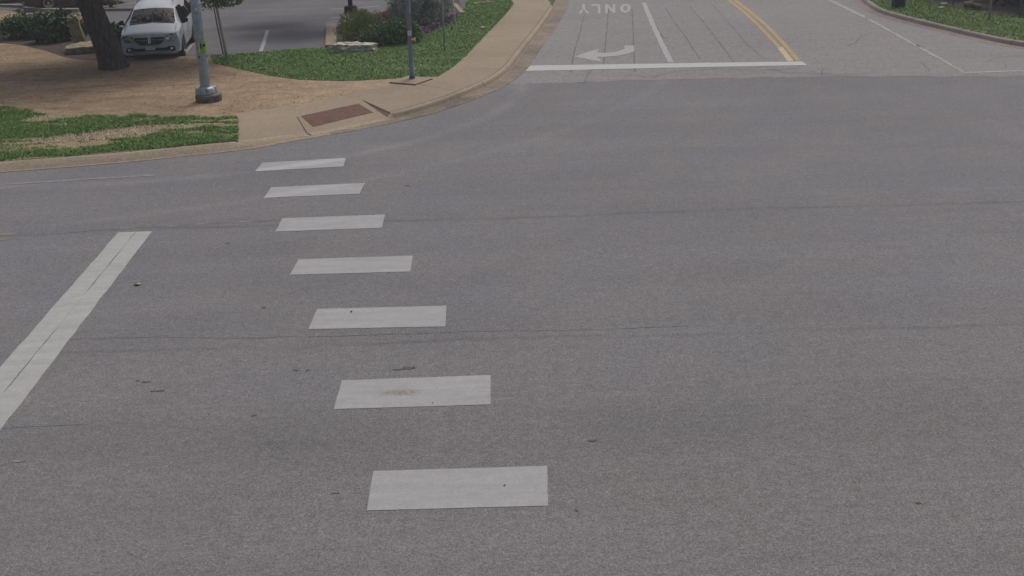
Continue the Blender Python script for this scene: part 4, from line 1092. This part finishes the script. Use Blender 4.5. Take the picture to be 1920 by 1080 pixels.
def minivan(loc, rz):
    e = empty('minivan', loc, rz, 'white minivan parked nose out between the oak trunk and the signal pole', 'minivan')
    def ring(y, bulge, zb, w0, ws, zs, wm, zm, wb, zbelt, wt, zt, ztc):
        P = [(0, zb), (w0, zb), (ws, zs), (wm, zm), (wb, zbelt), (wt, zt), (wt*.55, zt+(ztc-zt)*.7), (0, ztc)]
        return [(x, y+bulge*(1-(x/.95)**2), z) for x, z in P]
    R = [ring(2.47, .11, .34, .62, .74, .38, .80, .55, .78, .72, .72, .81, .82),
         ring(2.45, .11, .25, .74, .92, .30, .955, .55, .94, .80, .86, .905, .915),
         ring(2.36, .11, .22, .76, .95, .29, .978, .56, .955, .85, .865, .95, .965),
         ring(2.20, .10, .20, .78, .955, .29, .98, .58, .955, .90, .84, .985, 1.01),
         ring(1.85, .06, .20, .78, .965, .29, .99, .62, .965, .98, .83, 1.055, 1.085),
         ring(1.45, .04, .20, .78, .965, .29, .995, .63, .975, 1.05, .81, 1.13, 1.155),
         ring(1.05, .03, .20, .78, .965, .29, .998, .65, .98, 1.07, .755, 1.345, 1.385),
         ring(.68, .02, .20, .78, .965, .29, 1.0, .66, .985, 1.075, .70, 1.535, 1.585),
         ring(.40, .01, .20, .78, .965, .29, 1.0, .66, .985, 1.075, .69, 1.60, 1.655),
         ring(-.5, 0, .20, .78, .965, .29, 1.0, .66, .985, 1.08, .68, 1.66, 1.73),
         ring(-1.7, 0, .20, .78, .965, .30, 1.0, .66, .985, 1.085, .68, 1.65, 1.72),
         ring(-2.25, 0, .24, .78, .95, .33, .99, .66, .97, 1.08, .66, 1.60, 1.67),
         ring(-2.48, 0, .30, .76, .93, .38, .96, .68, .93, 1.05, .63, 1.50, 1.56),
         ring(-2.58, 0, .36, .70, .86, .42, .90, .68, .86, 1.0, .58, 1.36, 1.40)]
    b = loft(R, 'body', 'carwhite', e)
    fy = lambda x: 2.47+.11*(1-(x/.95)**2)+.022
    def fz(x, z): return (x, fy(x)-(max(0, z-.74))*.30, z)
    def front(name, xz, mat, par, th=.05, off=0):
        # subdivide the outline so that it follows the nose
        out = []
        for (x0, z0), (x1, z1) in zip(xz, xz[1:]+xz[:1]):
            n = max(1, int(abs(x1-x0)/.12))
            for k in range(n):
                x, z = x0+(x1-x0)*k/n, z0+(z1-z0)*k/n; p = fz(x, z); out.append((p[0], p[1]+off, p[2]))
        n = len(out); mb = MB(); mb.add(out+[(x, y-th, z) for x, y, z in out], [(i+n, (i+1) % n+n, (i+1) % n, i) for i in range(n)])
        tri = tessellate_polygon([[Vector((p[0], p[2], 0)) for p in out]]); o_ = len(mb.f)
        for t_ in tri: mb.f.append(tuple(t_)); mb.mi.append(0)
        ob = mb.build(name, mat, par)
        bm = bmesh.new(); bm.from_mesh(ob.data); bmesh.ops.recalc_face_normals(bm, faces=bm.faces); bm.to_mesh(ob.data); bm.free()
        return ob
    # grille with chrome cross bars
    gr = front('grille', [(-.50, .85), (-.47, .69), (-.33, .575), (.33, .575), (.47, .69), (.50, .85), (.25, .868), (-.25, .868)], 'grille', e)
    for z in (.665, .71, .755, .80): front('slat', [(-.40, z), (.40, z), (.40, z+.010), (-.40, z+.010)], 'cardark', gr, .02, .006)
    em = front('emblem', [(-.035, .62), (-.012, .62), (-.012, .84), (-.035, .84)], 'chrome', gr, .02, .014)
    front('emblem_bar', [(.012, .62), (.035, .62), (.035, .84), (.012, .84)], 'chrome', gr, .02, .014)
    front('emblem_bar', [(-.46, .725), (-.05, .725), (-.05, .742), (-.46, .742)], 'chrome', gr, .02, .012)
    front('emblem_bar', [(.05, .725), (.46, .725), (.46, .742), (.05, .742)], 'chrome', gr, .02, .012)
    for s in (-1, 1):
        pts = [(s*.51, .68), (s*.53, .85), (s*.72, .90), (s*.90, .91), (s*.925, .77), (s*.80, .645)]
        hl = front('headlight', pts if s > 0 else pts[::-1], 'lens', e, .06, .004)
        front('amber_lamp', [(s*.60-.05, .715), (s*.60+.05, .715), (s*.60+.04, .80), (s*.60-.04, .80)], 'amber' if s > 0 else 'bulb', hl, .02, .014)
        front('reflector', [(s*.74-.04, .735), (s*.74+.04, .735), (s*.74+.04, .84), (s*.74-.04, .84)], 'lens', hl, .02, .012)
        front('fog_light', [(s*.70-.045, .385), (s*.70+.045, .385), (s*.70+.045, .45), (s*.70-.045, .45)], 'bulb', e, .03, .02)
        mi = bevel(MB().box((s*1.08, 1.12, 1.16), (.17, .12, .15), 0).build('mirror', 'black', e), .03)
        MB().box((s*1.08, 1.053, 1.16), (.13, .012, .13)).build('mirror_glass', 'glass', mi)
        MB().box((s*1.0, 1.10, 1.08), (.10, .06, .05)).build('mirror_arm', 'black', mi)
        # side glass: belt to roof edge
        def sg(name, y0, y1, y2, y3):
            lo = Vector((s*.975, 0, 1.10)); hi = Vector((s*.722, 0, 1.545)); nrm = Vector((s*.445, 0, .253)).normalized()
            P = [lo+Vector((0, y0, 0)), lo+Vector((0, y1, 0)), hi+Vector((0, y2, 0)), hi+Vector((0, y3, 0))]
            P = [p+nrm*.012 for p in P]
            ob = prism(P, .02, nrm).build(name, 'sideglass', e)
            bm = bmesh.new(); bm.from_mesh(ob.data); bmesh.ops.recalc_face_normals(bm, faces=bm.faces); bm.to_mesh(ob.data); bm.free()
        sg('side_window', 1.22, .12, .16, .52); sg('side_window', .06, -1.05, -1.05, .08); sg('side_window', -1.13, -2.2, -2.02, -1.13)
        for y in (1.55, -1.52):
            arch(e, s*1.004, y, .41, s); wheel(e, s*.893, y, .34, s)
        MB().tube([(s*.60, .3, 1.745), (s*.60, .1, 1.78), (s*.60, -1.8, 1.79), (s*.60, -2.0, 1.73)], .022, 8).build('roof_rail', 'black', e)
        bevel(MB().box((s*1.0, -.2, .95), (.03, .16, .03)).build('door_handle', 'carwhite', e), .008)
        MB().box((s*1.0, .08, .66), (.006, .012, .75)).build('door_seam', 'black', e)
        front('tail_lamp', [(0, 0), (.001, 0), (.001, .001)], 'amber', e) if False else MB().box((s*.86, -2.56, 1.15), (.12, .05, .4)).build('tail_lamp', simple('red_lamp', (.3, .01, .01), .1, 5, .2), e)
    bi = front('bumper_intake', [(-.82, .335), (-.79, .475), (-.62, .50), (-.48, .45), (.48, .45), (.62, .50), (.79, .475), (.82, .335), (.55, .31), (-.55, .31)], 'grille', e, .05, .004)
    front('bumper_lip', [(-.84, .245), (-.84, .275), (.84, .275), (.84, .245)], 'carwhite', e, .08, .02)
    pt = front('license_plate', [(-.16, .40), (.16, .40), (.16, .53), (-.16, .53)], 'plate', e, .02, .025)
    # windscreen follows rings 5 to 7
    def wpt(t_, u):
        a, b, c = R[5], R[6], R[7]
        def pr(r):
            P = [Vector(r[5]), Vector(r[6]), Vector(r[7])]
            v = abs(u)*2
            q_ = P[2].lerp(P[1], v/1.1) if v < 1.1 else P[1].lerp(P[0], (v-1.1)/.9)
            return Vector((q_.x*(1 if u >= 0 else -1), q_.y, q_.z))
        p = pr(a).lerp(pr(b), t_*2) if t_ < .5 else pr(b).lerp(pr(c), t_*2-1)
        return p
    mb = MB(); nu, nv = 16, 8; nrm = Vector((0, .5, .86)).normalized()
    vs = [wpt(.05+.90*j/nv, (-.97+1.94*i/nu)*.985)+nrm*.012 for j in range(nv+1) for i in range(nu+1)]
    mb.add(vs, [(j*(nu+1)+i, j*(nu+1)+i+1, (j+1)*(nu+1)+i+1, (j+1)*(nu+1)+i) for j in range(nv) for i in range(nu)])
    ws = mb.build('windshield', 'glass', e, True)
    bm = bmesh.new(); bm.from_mesh(ws.data)
    bmesh.ops.recalc_face_normals(bm, faces=bm.faces)
    if sum(f.normal.z for f in bm.faces) < 0: bmesh.ops.reverse_faces(bm, faces=bm.faces)
    bm.to_mesh(ws.data); bm.free()
    for x0, x1 in ((-.55, .05), (.05, .65)):
        MB().tube([(x0, 1.46, 1.165), (x1, 1.38, 1.215)], .012, 5).build('wiper', 'black', ws)
    MB().box((0, 1.50, 1.142), (1.5, .09, .02), 0, -.25).build('cowl', 'black', e)
    for s in (-1, 1): MB().tube([(s*.845, 2.16, .998), (s*.832, 1.84, 1.062), (s*.815, 1.55, 1.118)], .007, 4).build('hood_seam', 'grille', e)
    rb = MB().box((0, -2.60, 1.25), (1.1, .02, .5), 0, .25).build('rear_window', 'glass', e)
    return e
A_, B_ = g(344, 104, LOTZ), g(370, 68, LOTZ); d = (A_-B_).normalized()
fr = g(284, 103.5, LOTZ+.22); vz = math.atan2(-d.x, d.y)+math.radians(0)
print('van heading', math.degrees(vz), 'front', fr)
dv = Vector((-math.sin(vz), math.cos(vz), 0))
minivan(Vector((fr.x, fr.y, LOTZ))-dv*2.55, vz)

def sedan(name, loc, rz, paint, label):
    e = empty(name, loc, rz, label, 'car', 'dark cars parked far left')
    def ring(y, bulge, zb, ws, zm, wm, zbelt, wb, wt, zt, ztc):
        P = [(0, zb), (ws-.1, zb), (ws, zb+.08), (wm, zm), (wb, zbelt), (wt, zt), (wt*.5, ztc), (0, ztc)]
        return [(x, y+bulge*(1-(x/.9)**2), z) for x, z in P]
    R = [ring(2.28, .10, .30, .70, .45, .72, .58, .70, .62, .64, .65), ring(2.22, .10, .20, .80, .48, .84, .64, .82, .72, .70, .72), ring(1.9, .06, .18, .86, .52, .89, .78, .87, .74, .83, .86),
         ring(1.05, 0, .17, .87, .54, .90, .90, .88, .72, .96, .99), ring(.30, 0, .17, .87, .54, .905, .93, .88, .60, 1.36, 1.40), ring(-.4, 0, .17, .87, .54, .905, .94, .88, .58, 1.42, 1.46),
         ring(-1.1, 0, .17, .87, .54, .905, .95, .88, .58, 1.36, 1.40), ring(-1.75, 0, .18, .87, .56, .90, .95, .86, .66, 1.02, 1.05), ring(-2.2, -.04, .22, .82, .58, .86, .88, .82, .68, .97, .99), ring(-2.34, -.04, .32, .72, .58, .76, .80, .72, .62, .84, .85)]
    loft(R, 'body', paint, e)
    for s in (-1, 1):
        for y in (1.40, -1.35):
            arch(e, s*.908, y, .39, s); wheel(e, s*.82, y, .325, s)
        lo, hi = Vector((s*.885, 0, .96)), Vector((s*.62, 0, 1.34)); nrm = Vector((s*.38, 0, .26)).normalized()
        for y0, y1, y2, y3 in ((.85, -.30, -.30, .35), (-.38, -1.35, -1.0, -.38)):
            ob = prism([p+nrm*.012 for p in (lo+Vector((0, y0, 0)), lo+Vector((0, y1, 0)), hi+Vector((0, y2, 0)), hi+Vector((0, y3, 0)))], .02, nrm).build('side_window', 'glass', e)
            bm = bmesh.new(); bm.from_mesh(ob.data); bmesh.ops.recalc_face_normals(bm, faces=bm.faces); bm.to_mesh(ob.data); bm.free()
        bevel(MB().box((s*.98, .80, 1.0), (.18, .1, .13)).build('mirror', paint, e), .03)
        MB().box((s*.66, 2.27, .64), (.26, .08, .10), s*.25).build('headlight', 'lens', e)
        MB().box((s*.62, -2.31, .78), (.26, .08, .12), s*.1).build('tail_light', simple('red_tail_lamp', (.25, .01, .01), .1, 5, .2), e)
        MB().box((s*.90, -.02, .24), (.02, 2.1, .06)).build('sill_trim', simple('dark_red_trim', (.10, .018, .018), .1, 5, .4), e)
    for y0, y1, z0, z1, nm in ((1.02, .34, 1.0, 1.385, 'windshield'), (-1.14, -1.68, 1.385, 1.08, 'rear_window')):
        up_ = Vector((0, z0-z1, y0-y1)) if y0 > y1 else Vector((0, 0, 1)); nrm = Vector((0, abs(z1-z0)*(1 if y0 > 0 else -1), abs(y0-y1))).normalized()
        w0, w1 = (.66, .54) if y0 > 0 else (.52, .60)
        ob = prism([Vector(p)+nrm*.03 for p in ((-w0, y0, z0), (w0, y0, z0), (w1, y1, z1), (-w1, y1, z1))], .04, nrm).build(nm, 'glass', e)
        bm = bmesh.new(); bm.from_mesh(ob.data); bmesh.ops.recalc_face_normals(bm, faces=bm.faces); bm.to_mesh(ob.data); bm.free()
    front_ = MB().box((0, 2.345, .46), (1.0, .05, .18)).build('grille', 'grille', e)
    return e
# maroon car: its rear wheel stands at (93, 18); the front points right and away
wp = g(93, 19.5, LOTZ); hz = math.radians(-90+32)         # local +y (front) after turning
fd = Vector((-math.sin(hz), math.cos(hz), 0)); sd_ = Vector((fd.y, -fd.x, 0))   # right hand side
loc = wp - sd_*.93 + fd*1.35
sedan('parked_car', loc, hz, 'carmaroon', 'dark maroon car with a silver five spoke wheel, parked behind the left shrubs')
fl_ = g(8, 9, LOTZ); sedan('parked_car', Vector((fl_.x-1.0, fl_.y+1.2, LOTZ)), math.radians(-62), 'cardark', 'dark blue black car at the top left corner, beyond the maroon car')

# ---------------------------------------------------------------- small marks on the road
def spot(px, py, lx, ly, label, mat='sealant', seed=0, name='tar_spot', cat='tar spot', h=.006, group=None):
    c = g(px, py, .003); rnd = random.Random(seed); n = 18; P = []
    for k in range(n):
        a = 2*math.pi*k/n; f = 1+rnd.uniform(-.45, .35)
        P.append(Vector((c.x+lx*math.cos(a)*f, c.y+ly*math.sin(a)*f, h)))
    mb = MB().poly(P, .004); return tag(mb.build(name, mat), label, cat, group)
TS = 'dark tar spots on the asphalt'
spot(765, 690, .085, .05, 'dark tar smear just above the bar with the rusty stain', seed=1, group=TS)
spot(743, 693, .05, .02, 'thin tail of the dark smear above the bar with the rusty stain', seed=2, group=TS)
spot(577, 694, .025, .03, 'small dark tar spot up left of the bar with the rusty stain', seed=3, group=TS)
spot(555, 694, .035, .02, 'thin dark tar fleck, leftmost mark above and left of the rusty stained bar', seed=4, group=TS)
spot(296, 733, .085, .022, 'flat dark tar mark, lower of three right of the left stop line', seed=5, group=TS)
spot(274, 716, .06, .02, 'dark tar mark, larger upper one right of the left stop line', seed=6, group=TS)
spot(258, 714, .03, .015, 'tiny dark tar fleck, leftmost of the marks right of the left stop line', seed=7, group=TS)
spot(476, 779, .035, .022, 'lone dark tar spot between the left stop line and the rusty stained bar', seed=8, group=TS)
spot(1111, 826, .065, .022, 'dark tapering tar mark right of the crossing, above the nearest bar', seed=9, group=TS)
spot(629, 925, .045, .013, 'thin dark tar mark at the left of the nearest crosswalk bar', seed=10, group=TS)
spot(1721, 943, .03, .024, 'dark tar spot at the lower right of the road', seed=11, group=TS)
spot(1080, 957, .022, .02, 'small dark tar spot right of the nearest crosswalk bar', seed=12, group=TS)
spot(427, 456, .045, .04, 'dark tar spot between the left stop line and the crosswalk, near its top', seed=13, group=TS)
spot(494, 577, .035, .03, 'small dark tar spot left of the bar with the black pebble', seed=14, group=TS)
spot(763, 348, .04, .05, 'small dark tar spot right of the second crosswalk bar', seed=15, group=TS)
spot(256, 535, .06, .03, 'dark scrap beside a pale chip right of the left stop line', 'leaflit', 16, 'dead_leaf', 'leaf', .02)
spot(260, 534.5, .028, .03, 'pale chip lying on the asphalt right of the left stop line', 'limestone', 17, 'pale_chip', 'stone', .03)
spot(659, 585, .018, .02, 'black pebble lying on a white crosswalk bar', 'black', 18, 'pebble', 'stone', .02)
spot(811, 757, .011, .011, 'tiny dark pebble on the lower edge of the rusty stained bar', 'black', 19, 'pebble', 'stone', .02)
spot(946, 911, .010, .010, 'tiny dark pebble on the nearest crosswalk bar', 'black', 20, 'pebble', 'stone', .015)
spot(34, 865, .09, .03, 'faint wide tar mark near the lower left edge of the road', 'faintseal', seed=21, group=TS)
# rusty stain on the sixth bar
def stain():
    t = NT('rust_stain'); n_ = t.noise(14, 5, .7)
    tr = t.n('ShaderNodeBsdfTransparent'); mx = t.n('ShaderNodeMixShader'); outn = [x for x in t.t.nodes if x.type == 'OUTPUT_MATERIAL'][0]
    t.done((.28, .22, .14), .9, .1)
    sep = t.n('ShaderNodeTexCoord'); gm = t.n('ShaderNodeTexGradient', gradient_type='SPHERICAL')
    mp = t.n('ShaderNodeMapping'); c = g(752, 737, 0); mp.vector_type = 'TEXTURE'
    mp.inputs['Location'].default_value = (c.x, c.y, .011); mp.inputs['Scale'].default_value = (.32, .12, 1)
    t.l(t.pos(), mp.inputs['Vector']); t.l(mp.outputs[0], gm.inputs[0])
    k = t.math('MULTIPLY', gm.outputs['Fac'], t.rng(n_, .38, .62, 0, .75))
    t.l(k, mx.inputs[0]); t.l(tr.outputs[0], mx.inputs[1]); t.l(t.b.outputs[0], mx.inputs[2]); t.l(mx.outputs[0], outn.inputs[0])
    return t.m
c = g(752, 737, .008)
tag(MB().poly([c+Vector((x, y, 0)) for x, y in ((-.34, -.13), (.34, -.13), (.34, .13), (-.34, .13))]).build('rust_stain', stain()), 'brown rusty stain in the middle of a white crosswalk bar', 'stain')

# ---------------------------------------------------------------- thin humid haze in the air
hb = MB().box((0, 150, 6.4), (820, 1020, 15.0)).build('haze', 'white'); hb['kind'] = 'stuff'; hb['label'] = 'thin pale haze in the humid air over the junction'; hb['category'] = 'haze'
hm = bpy.data.materials.new('haze_air'); hm.use_nodes = True; hn = hm.node_tree; hn.nodes.clear()
ho = hn.nodes.new('ShaderNodeOutputMaterial'); hv = hn.nodes.new('ShaderNodeVolumePrincipled'); hv.inputs['Density'].default_value = .0013; hv.inputs['Color'].default_value = (.86, .89, .92, 1); hv.inputs['Anisotropy'].default_value = .2
hn.links.new(hv.outputs[0], ho.inputs['Volume']); hb.data.materials.clear(); hb.data.materials.append(hm)
